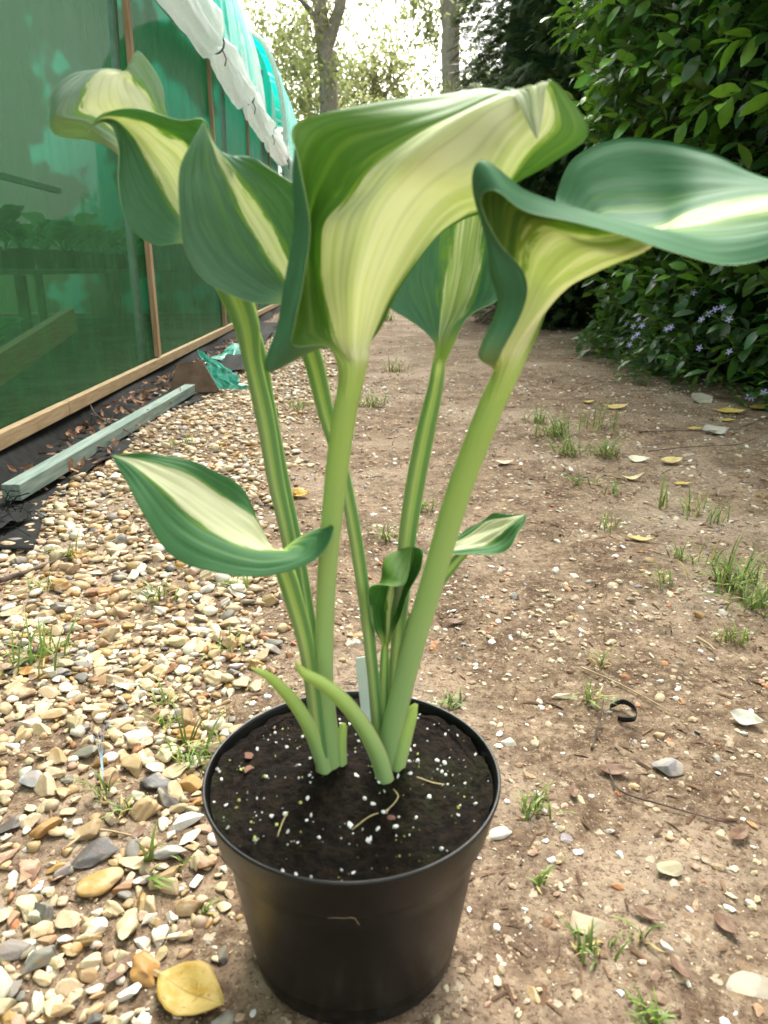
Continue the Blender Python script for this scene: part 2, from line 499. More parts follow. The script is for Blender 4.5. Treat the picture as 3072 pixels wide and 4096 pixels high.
# ------------------------------------------------------------------ pot
POT_H, POT_R, POT_B = .145, .1, .073
def lathe(prof, seg=96, c=(0, 0, 0)):
    V, F = [], []
    for r_, z in prof:
        for k in range(seg):
            a = 2 * math.pi * k / seg
            V.append((c[0] + r_ * math.cos(a), c[1] + r_ * math.sin(a), c[2] + z))
    for i in range(len(prof) - 1):
        for k in range(seg):
            k2 = (k + 1) % seg
            F.append((i * seg + k, i * seg + k2, (i + 1) * seg + k2, (i + 1) * seg + k))
    return V, F
m = newmat('black_pot_plastic'); t = NT(m)
p = t.obj()
n = t.noise(p, 60, 4, .6)
n2 = t.noise(p, 14, 5, .7)
sc = t.noise(t.xyz(t.math('MULTIPLY', t.sep(p)[0], 8), t.math('MULTIPLY', t.sep(p)[1], 8), t.math('MULTIPLY', t.sep(p)[2], 90)), 6, 3)
dust = t.math('MULTIPLY', t.ss(n2, .5, .72), .35)
t.bsdf(t.mix(dust, (.003, .003, .0028), (.0085, .0075, .006)), t.math('MULTIPLY_ADD', n, .18, .30), .40, t.bump(t.math('ADD', n, sc), .10, .0008))
M_POT = m
pot = empty('plant_pot', (POT.x, POT.y, 0.0))
tag(pot, 'round black plastic plant pot holding the variegated hosta', 'plant pot')
zb = pot.location.z
prof = [(.0, .004), (.060, .004), (.064, .000), (POT_B - .002, .0), (POT_B, .003), (POT_B + .001, .012), (POT_B + .0005, .0165), (POT_B + .003, .020),
        (.0865, .095), (.089, .1085), (.0918, .112), (.0942, .116), (.0990, .139), (.0996, .1425)]
V, F = lathe(prof)
b = MB(); b.add(V, F); b.build('pot_wall', M_POT, pot)
prof = [(.0996, .1425), (.1006, .1438), (.1006, .1455), (.0998, .1463), (.0985, .1458), (.0978, .1435), (.0955, .130), (.093, .118)]
V, F = lathe(prof)
b = MB(); b.add(V, F); b.build('rim', M_POT, pot)
# fine root hairs stuck to the pot wall
m_root = simple('root', (.2, .15, .1), (.28, .2, .13), 50)
def on_pot(ang, z, extra=.0008):
    r_ = np.interp(z, [.02, .095, .1085, .116, .139], [.076, .0865, .089, .0942, .099]) + extra
    return Vector((r_ * math.sin(ang), -r_ * math.cos(ang), z))
b = MB()
for path in ([(-.12, .112), (-.07, .1145), (-.02, .114), (.02, .1155), (.05, .1135), (.06, .108), (.08, .104)], [(.95, .125), (.99, .12), (1.02, .122)]):
    b.tube(curve_pts([on_pot(a, z) for a, z in path], 16), .00022, 5)
b.build('root_hair', m_root, pot)

# compost
SOIL_Z = .1365
def soil_h(x, y):
    r_ = math.hypot(x, y)
    crown = .010 * math.exp(-((x - .002) ** 2 / .0022 + (y - .005) ** 2 / .0010))
    return SOIL_Z + .004 * mnoise.noise(Vector((x * 26, y * 26, 1))) + .0032 * mnoise.noise(Vector((x * 80, y * 80, 5))) + \
        .0018 * mnoise.noise(Vector((x * 230, y * 230, 7))) + crown + (.002 if r_ > .088 else 0)
nr, na = 80, 200
V = []
for i in range(nr):
    r_ = .0958 * (i / (nr - 1)) ** .7
    for k in range(na):
        a = 2 * math.pi * k / na
        x, y = r_ * math.cos(a), r_ * math.sin(a)
        V.append((x, y, soil_h(x, y)))
F = [(i * na + k, (i + 1) * na + k, (i + 1) * na + (k + 1) % na, i * na + (k + 1) % na) for i in range(nr - 1) for k in range(na)]
m = newmat('moist_compost'); t = NT(m)
p = t.obj()
n = t.noise(p, 140, 5, .7); n2 = t.noise(p, 18, 3, .6); n3 = t.noise(p, 420, 3, .7)
c = t.mix(t.ss(n, .35, .75), (.0035, .0022, .0014), (.024, .0145, .008))
moss = t.math('MULTIPLY', t.ss(n2, .50, .64), t.ss(n3, .42, .65))
c = t.mix(t.math('MULTIPLY', moss, .75), c, (.020, .028, .005))
t.bsdf(c, .9, .15, t.bump(t.math('ADD', n, n3), 1.0, .004))
soil = MB(); soil.add(V, F)
soil = soil.build('potting_compost', m)
soil.location = pot.location
tag(soil, 'dark moist compost with white perlite grains inside the black pot', 'compost', kind='stuff')
m_perl = simple('perlite_white', (.72, .71, .66), (.84, .83, .8), 300, .9, .2, bump=.5)
m_alga = simple('perlite_green', (.35, .42, .07), (.55, .58, .2), 300, .9, .2)
m_bark = simple('bark_chip', (.13, .06, .04), (.24, .12, .085), 200, .85)
S1v, S1f = STONE[1]
def grains(name, n, smin, smax, mat, seed):
    random.seed(seed); v, f, o = [], [], 0
    while n:
        a, r_ = random.uniform(0, 6.28), .094 * random.random() ** .5
        x, y = r_ * math.cos(a), r_ * math.sin(a)
        if mnoise.noise(Vector((x * 34, y * 34, seed))) < random.uniform(-.35, .25): continue
        s = smin + (smax - smin) * random.random() ** 2.5
        q = S1v[random.randrange(26)] * np.array([1, 1.15, 1.5]) @ np.array(rotm(random.uniform(0, 6), random.uniform(0, 6), random.uniform(0, 6))).T * s
        v.append(q + np.array((x, y, soil_h(x, y) + s * .25))); f.append(S1f + o); o += len(q); n -= 1
    ob = mesh_np(name, np.concatenate(v), np.concatenate(f), mat, soil, smooth=False)
    ob['kind'] = 'stuff'
grains('perlite', 230, .0004, .0023, m_perl, 3)
grains('mossy_perlite', 90, .0004, .0015, m_alga, 5)
for k, (vx, vy, s) in enumerate([(540, 1640, .004), (535, 1672, .0045), (592, 1575, .003), (845, 1772, .003), (700, 1650, .003)]):
    q = gnd(vx, vy, zb + SOIL_Z) - pot.location
    me = mesh_np('bark_chip', STONE[2][0][k + 3] * np.array([1, 1, .7]), STONE[2][1], m_bark, link=False)
    ob = link_obj('bark_chip', me, soil); ob.location = (q.x, q.y, soil_h(q.x, q.y) + s * .3); ob.scale = (s,) * 3; ob.rotation_euler.z = k
b = MB()
for path in ([(760, 1792), (800, 1770), (835, 1755), (860, 1735), (850, 1722)], [(600, 1810), (610, 1780), (622, 1762)], [(900, 1690), (935, 1700), (960, 1696)]):
    pp = []
    for vx, vy in path:
        q = gnd(vx, vy, zb + SOIL_Z) - pot.location
        pp.append((q.x, q.y, soil_h(q.x, q.y) + .0012))
    b.tube(curve_pts(pp, 14), .0004, 5)
b.build('root_fibre', simple('pale_root', (.4, .33, .14), (.5, .42, .2), 80), soil)

# plant label
lab = MB()
p0, p1 = at(790, 1520, .500), at(779, 1419, .500)
ax = (p1 - p0).normalized()
wd = Vector((1, .25, 0)).normalized() * .0042
b0 = p0 - ax * .035
th = Vector((.0, -.0006, 0))
P = []
for dz in (Vector((0, 0, 0)), th):
    P += [b0 - wd * .3 + dz, b0 + wd * .3 + dz, b0 + ax * .02 + wd + dz, p1 + wd - ax * .0015 + dz, p1 + wd * .75 + dz, p1 - wd * .75 + dz, p1 - wd - ax * .0015 + dz, b0 + ax * .02 - wd + dz]
lab.add(P, [tuple(range(8)), tuple(range(15, 7, -1))] + [(i, i + 8, (i + 1) % 8 + 8, (i + 1) % 8) for i in range(8)])
lo = lab.build('plant_label', simple('label_plastic', (.62, .70, .70), (.70, .76, .76), 40, .4, .5, transl=.2, bump=0), smooth=False)
tag(lo, 'pale blue-white plastic plant label stuck in the compost', 'plant label')

# ------------------------------------------------------------------ hosta
hosta = empty('hosta_plant', (POT.x, POT.y, zb + SOIL_Z))
tag(hosta, 'variegated hosta with cream-centred blue-green leaves growing in the black pot', 'plant')
def leaf_mat(name, centre, half, streak, seed, under, flame=.5, top_green=(.050, .150, .085), jag=.5, taper_k=.55, tip=0):
    m = newmat(name); t = NT(m)
    s = t.sep(t.uv()); u, v = s[0], s[1]
    n1 = t.noise(t.xyz(t.math('MULTIPLY', u, 3.6), t.math('MULTIPLY', v, 9.0), seed), 1, 5, .7)
    n2 = t.noise(t.xyz(t.math('MULTIPLY', u, 1.4), t.math('MULTIPLY', v, 13), seed + 7.3), 1, 3, .6)
    n3 = t.noise(t.xyz(t.math('MULTIPLY', u, 9), t.math('MULTIPLY', v, 22), seed + 3.1), 1, 3, .6)
    taper = t.math('MULTIPLY_ADD', t.math('MULTIPLY', u, u), -taper_k * half, half)
    d = t.math('SUBTRACT', taper, t.math('ABSOLUTE', t.math('SUBTRACT', v, centre)))
    d = t.math('ADD', d, t.math('MULTIPLY', t.math('SUBTRACT', n1, .5), jag))
    d = t.math('ADD', d, t.math('MULTIPLY', t.math('SUBTRACT', n3, .5), .16))
    if tip: d = t.math('ADD', d, t.math('MULTIPLY', t.ss(u, .80, .86), tip))
    cream = t.ss(d, .0, .035)
    inter = t.ss(d, -.09, -.01)
    fl = t.math('MULTIPLY', t.ss(n2, .62 - streak * .25, .70 - streak * .2), flame)
    mott = t.ss(n3, .35, .7)
    if under:
        green = t.mix(mott, (.105, .225, .034), (.145, .29, .052))
        chart, crm, flc = (.30, .42, .07), (.76, .77, .50), (.50, .56, .15)
    else:
        green = t.mix(mott, top_green, tuple(k * 1.22 for k in top_green))
        chart, crm, flc = (.20, .36, .075), (.68, .70, .48), (.34, .48, .16)
    c = t.mix(inter, green, chart)
    st = t.math('MULTIPLY', t.ss(n2, .53, .58), t.ss(d, -.55, -.05))
    c = t.mix(t.math('MULTIPLY', st, .75 * streak + .1), c, chart)
    c = t.mix(cream, c, t.mix(t.math('MULTIPLY', t.ss(n3, .45, .75), .35), crm, tuple(k * .86 for k in crm)))
    c = t.mix(t.math('MULTIPLY', fl, cream), c, flc)
    # base of the blade runs into the yellow-green stalk
    c = t.mix(t.math('MULTIPLY', t.ss(u, .20, .04), .85), c, (.48, .56, .17))
    c = t.mix(t.ss(u, .13, .03), c, (.35, .50, .115))
    wave = t.math('SINE', t.math('MULTIPLY', v, 58))
    h = t.math('ADD', t.math('MULTIPLY', wave, .35), t.math('ADD', t.math('MULTIPLY', n3, .6), t.math('MULTIPLY', n2, .5)))
    c = t.mix(t.math('MULTIPLY', t.ss(wave, .75, 1.), .10), c, (.02, .07, .02))
    t.bsdf(c, .62 if not under else .5, .26, t.bump(h, .16, .0009), t.math('MULTIPLY', t.ss(u, .04, .26), .48), t.mix(.15, c, (.45, .62, .10)))
    return m
M_EDGE = newmat('leaf_edge'); t = NT(M_EDGE)
t.bsdf((.30, .44, .18), .5, .3)
def hosta_leaf(rows, vvals, centre, half, streak, seed, top_sign, flame=.5, nu=76, nv=60, ribs=9, ramp=.00042, tg=(0.083, 0.222, 0.110), jag=.5, label=None, taper_k=.55, tip=0):
    k = len(vvals)
    P = []
    for r_ in rows:
        if len(r_) == 1: r_ = [r_[0]] * k
        P.append([tuple(at(*q)) for q in r_])
    P = np.array(P)
    uv_v = crom(np.array(vvals).reshape(-1, 1), nv)[:, 0]
    G = crom(P, nu)                                            # nu, k, 3
    G = np.swapaxes(crom(np.swapaxes(G, 0, 1), nv), 0, 1)      # nu, nv, 3
    U = np.linspace(0, 1, nu)[:, None] * np.ones((1, nv)); W = np.ones((nu, 1)) * uv_v[None]
    def normals(G):
        n = np.cross(np.gradient(G, axis=0), np.gradient(G, axis=1)) * top_sign
        return n / (np.linalg.norm(n, axis=-1, keepdims=True) + 1e-12)
    N = normals(G)
    env = np.sin(np.pi * np.clip(U, 0, 1)) ** .6 * (1 - np.abs(W) ** 4)
    rr = np.random.default_rng(seed)
    ph = rr.uniform(0, 6.28, 4)
    disp = ramp * np.cos(W * ribs * np.pi + .3 * np.sin(U * 9 + ph[0])) * env
    disp += .0011 * np.sin(U * 13 + ph[1] + 3 * W) * np.sin(W * 6 + ph[2]) * np.sin(np.pi * U)
    disp -= .0010 * np.exp(-(W / .06) ** 2) * np.sin(np.pi * np.clip(U * 1.0, 0, 1))
    disp += .0016 * np.sin(U * 17 + ph[3]) * np.abs(W) ** 5 * np.sin(np.pi * U)
    G = G + N * disp[..., None]
    N = normals(G)
    th = (.00055 * (1 - .5 * np.abs(W) ** 6))[..., None]
    top = (G + N * th * .5).reshape(-1, 3); bot = (G - N * th * .5).reshape(-1, 3)
    n = nu * nv
    ft = grid_faces(nu, nv, 0, flip=(top_sign > 0)); fb = grid_faces(nu, nv, n, flip=(top_sign < 0))
    i = np.arange(nu - 1)
    a, b_ = i * nv, i * nv + nv - 1
    rim = np.concatenate([np.stack([a, a + nv, a + nv + n, a + n], 1), np.stack([b_, b_ + n, b_ + nv + n, b_ + nv], 1)])
    F = np.concatenate([ft, fb, rim])
    mi = np.concatenate([np.zeros(len(ft)), np.ones(len(fb)), np.full(len(rim), 2)]).astype(int)
    uv = np.stack([np.concatenate([U.ravel()] * 2), np.concatenate([W.ravel()] * 2)], 1)
    mats = [leaf_mat('leaf_upper', centre, half, streak, seed, False, flame, tg, jag, taper_k, tip), leaf_mat('leaf_under', centre, half, streak, seed, True, flame, tg, jag, taper_k), M_EDGE]
    o = mesh_np('leaf', np.concatenate([top, bot]), F, mats=mats, matidx=mi, uv=uv)
    keep(o, hosta)
    if label: o['label'] = label
    return o
def row(y, *p): return [tuple(q) for q in p]

# the big central leaf, its underside towards the path
A = [
 [(720,900,.405),(725,900,.4015),(734,900,.3988),(744,900,.3980),(754,900,.3988),(763,900,.4015),(768,900,.405)],
 [(730,805,.401),(736,804,.397),(747,802,.393),(759,800,.3915),(772,799,.392),(785,800,.396),(791,803,.401)],
 [(706,748,.398),(700,750,.400),(722,756,.401),(742,764,.398),(765,770,.391),(793,770,.396),(796,775,.406)],
 [(634,748,.372),(577,803,.382),(668,728,.404),(722,732,.404),(762,745,.392),(798,742,.400),(792,748,.42)],
 [(634,695,.368),(602,697,.380),(662,690,.408),(714,690,.405),(762,685,.390),(818,685,.402),(822,700,.44)],
 [(656,605,.368),(618,614,.380),(658,600,.412),(697,600,.410),(770,590,.385),(852,612,.402),(862,622,.46)],
 [(676,485,.370),(641,490,.382),(664,470,.412),(700,490,.400),(805,470,.382),(926,502,.402),(932,522,.47)],
 [(652,345,.376),(639,350,.384),(690,365,.402),(745,430,.396),(855,395,.381),(985,447,.402),(1000,482,.47)],
 [(640,268,.388),(680,272,.392),(740,298,.395),(800,360,.390),(915,335,.376),(1036,430,.397),(1060,452,.46)],
 [(800,232,.402),(820,248,.397),(850,273,.391),(890,298,.386),(985,285,.376),(1070,405,.390),(1108,392,.42)],
 [(940,214,.408),(950,224,.402),(970,238,.392),(992,252,.386),(1045,240,.377),(1120,325,.381),(1192,345,.40)],
 [(1040,190,.412),(1050,194,.402),(1062,201,.392),(1077,210,.387),(1103,212,.381),(1170,265,.384),(1272,286,.40)],
 [(1085,191,.410),(1094,194,.402),(1102,198,.393),(1110,202,.388),(1122,203,.382),(1180,215,.384),(1220,193,.392)],
 [(1114,213,.380),(1124,207,.379),(1134,200,.378),(1144,193,.377),(1155,186,.377),(1168,180,.377),(1183,180,.378)],
 [(1138,262,.369),(1143,260,.368),(1148,257,.368),(1153,255,.367),(1159,253,.367),(1166,252,.368),(1173,250,.369)],
 [(1160,302,.363)]]
hosta_leaf(A, [-1, -.86, -.66, -.42, 0, .36, 1], .07, .49, .7, 11, 1, taper_k=.1, tip=.7, jag=.6, flame=.38, nu=110, nv=80, label='large arching leaf turning its cream underside to the path')
Bl = [
 [(1022,908,.411),(1028,908,.4065),(1041,908,.4033),(1056,908,.4033),(1069,908,.4065),(1076,908,.411)],
 [(1062,806,.404),(1068,803,.399),(1080,800,.396),(1098,798,.3955),(1117,798,.400),(1127,802,.406)],
 [(1078,772,.368),(1033,766,.372),(1086,752,.390),(1124,740,.3965),(1152,728,.414),(1160,724,.43)],
 [(1126,668,.358),(1073,662,.372),(1114,662,.392),(1180,668,.396),(1192,640,.430),(1192,618,.46)],
 [(1130,596,.357),(1057,590,.370),(1122,590,.392),(1225,622,.396),(1237,570,.450),(1202,520,.49)],
 [(1080,526,.361),(1053,520,.369),(1132,530,.382),(1277,592,.391),(1252,520,.460),(1202,452,.505)],
 [(1048,440,.360),(1034,408,.366),(1162,488,.377),(1325,567,.387),(1282,490,.470),(1206,420,.515)],
 [(1066,414,.350),(1050,352,.361),(1204,492,.377),(1374,545,.386),(1312,470,.470),(1242,342,.520)],
 [(1134,453,.345),(1117,402,.361),(1264,502,.377),(1404,528,.391),(1362,468,.460),(1330,298,.512)],
 [(1244,475,.344),(1217,440,.364),(1332,498,.382),(1424,508,.396),(1432,462,.450),(1425,300,.490)],
 [(1345,507,.345),(1338,477,.364),(1400,498,.388),(1462,488,.402),(1495,440,.430),(1535,330,.460)],
 [(1455,547,.346),(1432,504,.362),(1475,498,.384),(1540,468,.400),(1578,420,.420),(1625,376,.440)],
 [(1582,573,.352),(1545,532,.362),(1575,488,.380),(1636,440,.395),(1664,412,.410),(1695,398,.420)],
 [(1700,535,.362),(1684,505,.367),(1690,470,.377),(1714,432,.387),(1728,416,.396),(1740,410,.402)],
 [(1765,442,.384)]]
hosta_leaf(Bl, [-1, -.74, -.34, 0, .45, 1], .0, .36, .75, 23, 1, flame=.6, nu=110, nv=72, label='broad leaf reaching right with its near edge rolled over')
Cl = [
 [(634,676,.452),(639,672,.455),(645,668,.458),(651,672,.455),(656,676,.452)],
 [(602,657,.425),(612,648,.438),(632,628,.452),(657,600,.456),(690,590,.450)],
 [(530,651,.420),(560,622,.438),(604,588,.452),(652,545,.452),(702,520,.440)],
 [(450,609,.415),(496,572,.436),(568,530,.452),(626,470,.452),(680,460,.440)],
 [(400,535,.415),(450,502,.432),(532,470,.450),(590,420,.452),(640,405,.442)],
 [(381,455,.416),(426,432,.430),(502,410,.446),(542,374,.452),(580,360,.447)],
 [(388,380,.421),(421,370,.431),(472,355,.442),(502,344,.450),(520,336,.456)],
 [(411,315,.427),(431,311,.432),(456,309,.440),(466,318,.446),(479,342,.456)],
 [(440,263,.440)]]
hosta_leaf(Cl, [-1, -.52, 0, .52, 1], .12, .14, .5, 31, -1, flame=.3, taper_k=.3, tg=(0.103, 0.222, 0.122), label='cupped blue-green leaf with an off-centre cream stripe')
D1 = [
 [(412,530,.492),(416,526,.494),(421,522,.496),(427,520,.496),(432,520,.494)],
 [(390,527,.460),(396,509,.472),(407,484,.486),(432,440,.490),(470,420,.490)],
 [(330,528,.456),(356,480,.472),(382,444,.486),(422,370,.486),(460,320,.476)],
 [(275,476,.456),(311,420,.472),(352,388,.486),(400,320,.480),(441,264,.465)],
 [(252,390,.461),(286,360,.476),(322,338,.485),(356,290,.476),(392,254,.460)],
 [(257,312,.466),(271,304,.476),(291,293,.480),(311,265,.471),(332,243,.460)],
 [(244,274,.466),(248,268,.470),(253,261,.471),(259,251,.466),(266,238,.460)],
 [(207,267,.461),(210,263,.461),(214,258,.460),(217,253,.458),(221,247,.456)],
 [(183,294,.455)]]
hosta_leaf(D1, [-1, -.55, 0, .5, 1], .22, .33, .55, 43, -1, flame=.4, taper_k=.2, label='folded leaf with its tip curling left over another leaf')
D2 = [
 [(340,402,.528),(344,400,.53),(348,398,.53),(352,398,.53),(356,400,.528)],
 [(260,338,.500),(268,320,.502),(310,330,.520),(345,320,.522),(360,300,.522)],
 [(192,302,.512),(188,266,.490),(280,270,.505),(335,270,.515),(358,262,.520)],
 [(122,284,.522),(128,252,.490),(250,230,.495),(325,230,.510),(357,235,.515)],
 [(102,250,.512),(140,213,.490),(240,195,.495),(305,195,.510),(353,198,.510)],
 [(112,205,.506),(165,178,.495),(246,167,.500),(290,176,.510),(336,156,.510)],
 [(160,163,.505),(200,154,.500),(256,156,.503),(279,162,.508),(299,111,.510)],
 [(226,149,.505),(241,150,.504),(262,154,.504),(272,153,.506),(283,132,.508)],
 [(270,157,.505)]]
hosta_leaf(D2, [-1, -.45, .05, .5, 1], .16, .42, .4, 57, -1, taper_k=.2, flame=.2, tg=(0.249, 0.347, 0.270), label='rearmost pale leaf with an upright folded edge')  # green raised pale: sky gloss painted into the leaf colour
Hl = [
 [(938,782,.498),(943,778,.500),(949,776,.502),(955,778,.500),(962,782,.496)],
 [(936,742,.494),(941,732,.504),(951,726,.510),(976,716,.498),(1006,694,.484)],
 [(880,691,.495),(915,680,.512),(966,665,.520),(1010,666,.510),(1060,660,.490)],
 [(835,642,.495),(890,610,.516),(980,590,.526),(1031,600,.516),(1080,624,.500)],
 [(838,560,.502),(895,530,.522),(990,510,.530),(1045,520,.522),(1097,540,.510)],
 [(870,500,.512),(920,470,.522),(1000,440,.532),(1050,450,.526),(1092,460,.520)],
 [(922,450,.522),(960,420,.527),(1010,385,.532),(1045,400,.530),(1070,410,.526)],
 [(1020,338,.532)]]
hosta_leaf(Hl, [-1, -.5, 0, .5, 1], .18, .34, .95, 61, -1, flame=.85, tg=(0.091, 0.230, 0.129), label='streaked upright leaf standing between the two largest leaves')
El = [
 [(588,1212,.428),(593,1208,.430),(599,1204,.432),(604,1206,.432),(609,1210,.430)],
 [(645,1160,.430),(626,1182,.428),(592,1192,.430),(580,1174,.436),(570,1158,.440)],
 [(722,1138,.410),(645,1186,.414),(578,1184,.425),(565,1148,.436),(552,1122,.446)],
 [(690,1204,.395),(620,1202,.400),(552,1165,.420),(541,1108,.436),(527,1062,.446)],
 [(580,1241,.385),(540,1206,.395),(502,1138,.416),(502,1078,.436),(509,1040,.440)],
 [(460,1236,.380),(450,1172,.395),(446,1104,.415),(460,1049,.436),(463,1017,.440)],
 [(370,1200,.385),(381,1122,.400),(391,1064,.415),(405,1019,.430),(406,993,.436)],
 [(310,1110,.391),(326,1060,.405),(336,1028,.415),(342,999,.425),(346,982,.430)],
 [(267,1031,.406),(278,1010,.411),(286,999,.416),(290,987,.420),(292,978,.421)],
 [(240,984,.415)]]
hosta_leaf(El, [-1, -.5, 0, .5, 1], .07, .38, .3, 71, -1, flame=.2, taper_k=.3, tg=(0.067, 0.199, 0.075), jag=.34, label='low leaf held out to the left over the shingle')
Fl = [
 [(826,1398,.472),(829,1396,.473),(832,1395,.474),(836,1396,.473),(839,1398,.472)],
 [(820,1378,.452),(815,1360,.462),(835,1366,.476),(850,1350,.476),(860,1340,.466)],
 [(799,1330,.446),(806,1320,.462),(836,1322,.482),(863,1300,.480),(881,1290,.470)],
 [(801,1270,.445),(812,1288,.466),(842,1278,.486),(876,1250,.485),(901,1240,.472)],
 [(858,1263,.449),(822,1250,.472),(852,1225,.492),(889,1210,.486),(916,1205,.476)],
 [(880,1252,.457),(832,1212,.476),(862,1195,.492),(893,1187,.486),(913,1190,.480)],
 [(890,1178,.486)]]
hosta_leaf(Fl, [-1, -.5, 0, .5, 1], .1, .13, .8, 83, -1, flame=.7, tg=(0.064, 0.199, 0.045), nu=50, nv=44, label='small half-unfurled green leaf between the stalks')
Gl = [
 [(948,1198,.458),(950,1196,.460),(952,1193,.462),(955,1190,.464),(958,1188,.466)],
 [(985,1197,.455),(978,1191,.460),(975,1184,.466),(978,1175,.470),(985,1164,.476)],
 [(1060,1199,.450),(1045,1180,.461),(1031,1162,.470),(1025,1148,.476),(1020,1137,.480)],
 [(1106,1176,.450),(1086,1155,.461),(1071,1137,.470),(1062,1125,.476),(1055,1115,.480)],
 [(1127,1140,.456),(1118,1130,.461),(1106,1121,.467),(1100,1116,.471),(1090,1110,.475)],
 [(1138,1111,.465)]]
hosta_leaf(Gl, [-1, -.5, 0, .5, 1], .05, .58, .3, 91, 1, flame=.2, tg=(0.083, 0.214, 0.077), nu=50, nv=44, label='small pointed cream-centred leaf low on the right')

# stalks
def stalk_mat():
    m = newmat('leaf_stalk'); t = NT(m)
    s = t.sep(t.uv()); u, v = s[0], s[1]          # u 0 at the crown .. 1 at the blade; v 0 = groove, .5 = back
    d = t.math('ABSOLUTE', t.math('SUBTRACT', v, .5))   # 0 back .. .5 groove
    nz = t.noise(t.xyz(t.math('MULTIPLY', u, 3), t.math('MULTIPLY', v, 30), 1), 1, 3)
    low, high = (.285, .45, .18), (.40, .56, .13)
    c = t.mix(t.ss(u, .1, .85), low, high)
    c = t.mix(t.math('MULTIPLY', t.ss(nz, .45, .7), .4), c, (.27, .47, .10))
    c = t.mix(t.ss(u, .78, .98), c, (.50, .58, .18))
    edge = t.math('MULTIPLY', t.ss(d, .26, .36), t.ss(d, .47, .40))
    c = t.mix(t.math('MULTIPLY', edge, .8), c, (.065, .185, .055))
    c = t.mix(t.math('MULTIPLY', t.ss(d, .44, .49), .7), c, (.36, .50, .10))
    blush = t.math('MULTIPLY', t.ss(v, .58, .72), t.ss(u, .85, .4))
    c = t.mix(t.math('MULTIPLY', blush, .35), c, (.44, .42, .22))
    c = t.mix(t.math('MULTIPLY', t.ss(u, .07, .0), .6), c, (.10, .13, .04))
    t.bsdf(c, .45, .35, t.bump(nz, .15, .0006), .22, t.mix(.4, c, (.45, .6, .1)))
    return m
M_STALK = stalk_mat()
def stalk(pts, facing, depth=.45, gw=.55, label=None, n=64, seg=26, flat=.9):
    # pts: (vx, vy, Y, width in view px); facing: groove direction
    C = np.array([list(at(a, b_, Y)) + [w_ / 1620.0 * Y / (ray(a, b_).y) / 2] for a, b_, Y, w_ in pts])
    C = crom(C, n)
    g0 = Vector(facing).normalized()
    V, UV = [], []
    for i in range(n):
        p = Vector(C[i, :3]); tg = Vector(C[min(i + 1, n - 1), :3] - C[max(i - 1, 0), :3]).normalized()
        g = (g0 - tg * g0.dot(tg)).normalized(); b_ = tg.cross(g)
        for k in range(seg + 1):
            f = k / seg
            a = 2 * math.pi * f
            da = min(a, 2 * math.pi - a)
            rr_ = C[i, 3] * (1 - depth * math.exp(-(da / gw) ** 2))
            V.append(p + (g * math.cos(a) * flat + b_ * math.sin(a)) * rr_)
            UV.append((i / (n - 1), f))
    o = mesh_np('leaf_stalk', V, grid_faces(n, seg + 1), M_STALK, uv=UV)
    keep(o, hosta)
    if label: o['label'] = label
    return o
TOC, AWAY = (0, -1, .25), (0, 1, -.2)
stalk([(726,1712,.440,42),(716,1630,.438,43),(702,1500,.434,40),(701,1380,.430,40),(706,1250,.424,42),(717,1120,.418,46),(730,1000,.410,50),(745,890,.402,52),(758,830,.400,50),(766,785,.401,38),(770,745,.403,14)], AWAY, depth=.2, gw=.8, label='stout pale green stalk of the large arching leaf')
stalk([(838,1712,.444,44),(843,1600,.443,47),(866,1500,.440,47),(892,1400,.436,48),(921,1300,.432,50),(950,1200,.427,52),(979,1100,.421,54),(1013,1000,.414,55),(1052,900,.407,56),(1080,830,.406,50),(1102,785,.408,34),(1125,745,.411,12)], AWAY, depth=.2, gw=.8, label='thick stalk leaning right to the broad leaf')
stalk([(705,1712,.448,30),(690,1600,.452,30),(668,1450,.458,30),(640,1260,.466,30),(620,1150,.470,32),(596,1040,.474,36),(572,900,.478,40),(545,780,.480,40),(532,700,.482,56),(500,620,.486,66),(450,550,.490,40),(421,520,.495,22)], TOC, label='grooved stalk rising to the folded left leaf')
stalk([(828,1712,.448,24),(816,1570,.450,27),(805,1450,.452,26),(788,1300,.456,28),(766,1150,.458,30),(738,1010,.462,30),(704,890,.464,36),(680,790,.462,42),(655,710,.460,42),(645,670,.457,28)], TOC, label='stalk crossing behind the stoutest one')
stalk([(842,1705,.452,20),(846,1550,.468,26),(858,1400,.478,30),(872,1240,.486,36),(884,1130,.490,40),(902,1020,.494,42),(922,920,.497,40),(940,840,.500,34),(950,775,.502,28)], TOC, depth=.35, label='grooved stalk of the streaked upright leaf')
stalk([(704,1708,.436,30),(690,1600,.432,32),(676,1480,.430,32),(658,1380,.428,36),(636,1300,.428,40),(617,1240,.430,42),(600,1206,.431,30)], TOC, depth=.35, label='short stalk of the low left leaf')
stalk([(834,1706,.444,18),(828,1580,.452,20),(829,1480,.462,22),(831,1420,.470,20),(832,1392,.474,14)], TOC, depth=.3)
stalk([(844,1704,.448,20),(850,1560,.455,24),(868,1440,.458,26),(892,1345,.460,28),(930,1280,.461,28),(965,1236,.462,26),(992,1205,.463,22),(1012,1188,.466,14)], TOC, depth=.3)
stalk([(702,1712,.456,26),(690,1500,.470,28),(652,1240,.484,28),(612,1040,.492,28),(580,870,.498,28),(552,740,.502,34),(505,640,.510,36),(430,520,.520,32),(348,398,.53,18)], TOC, depth=.3)
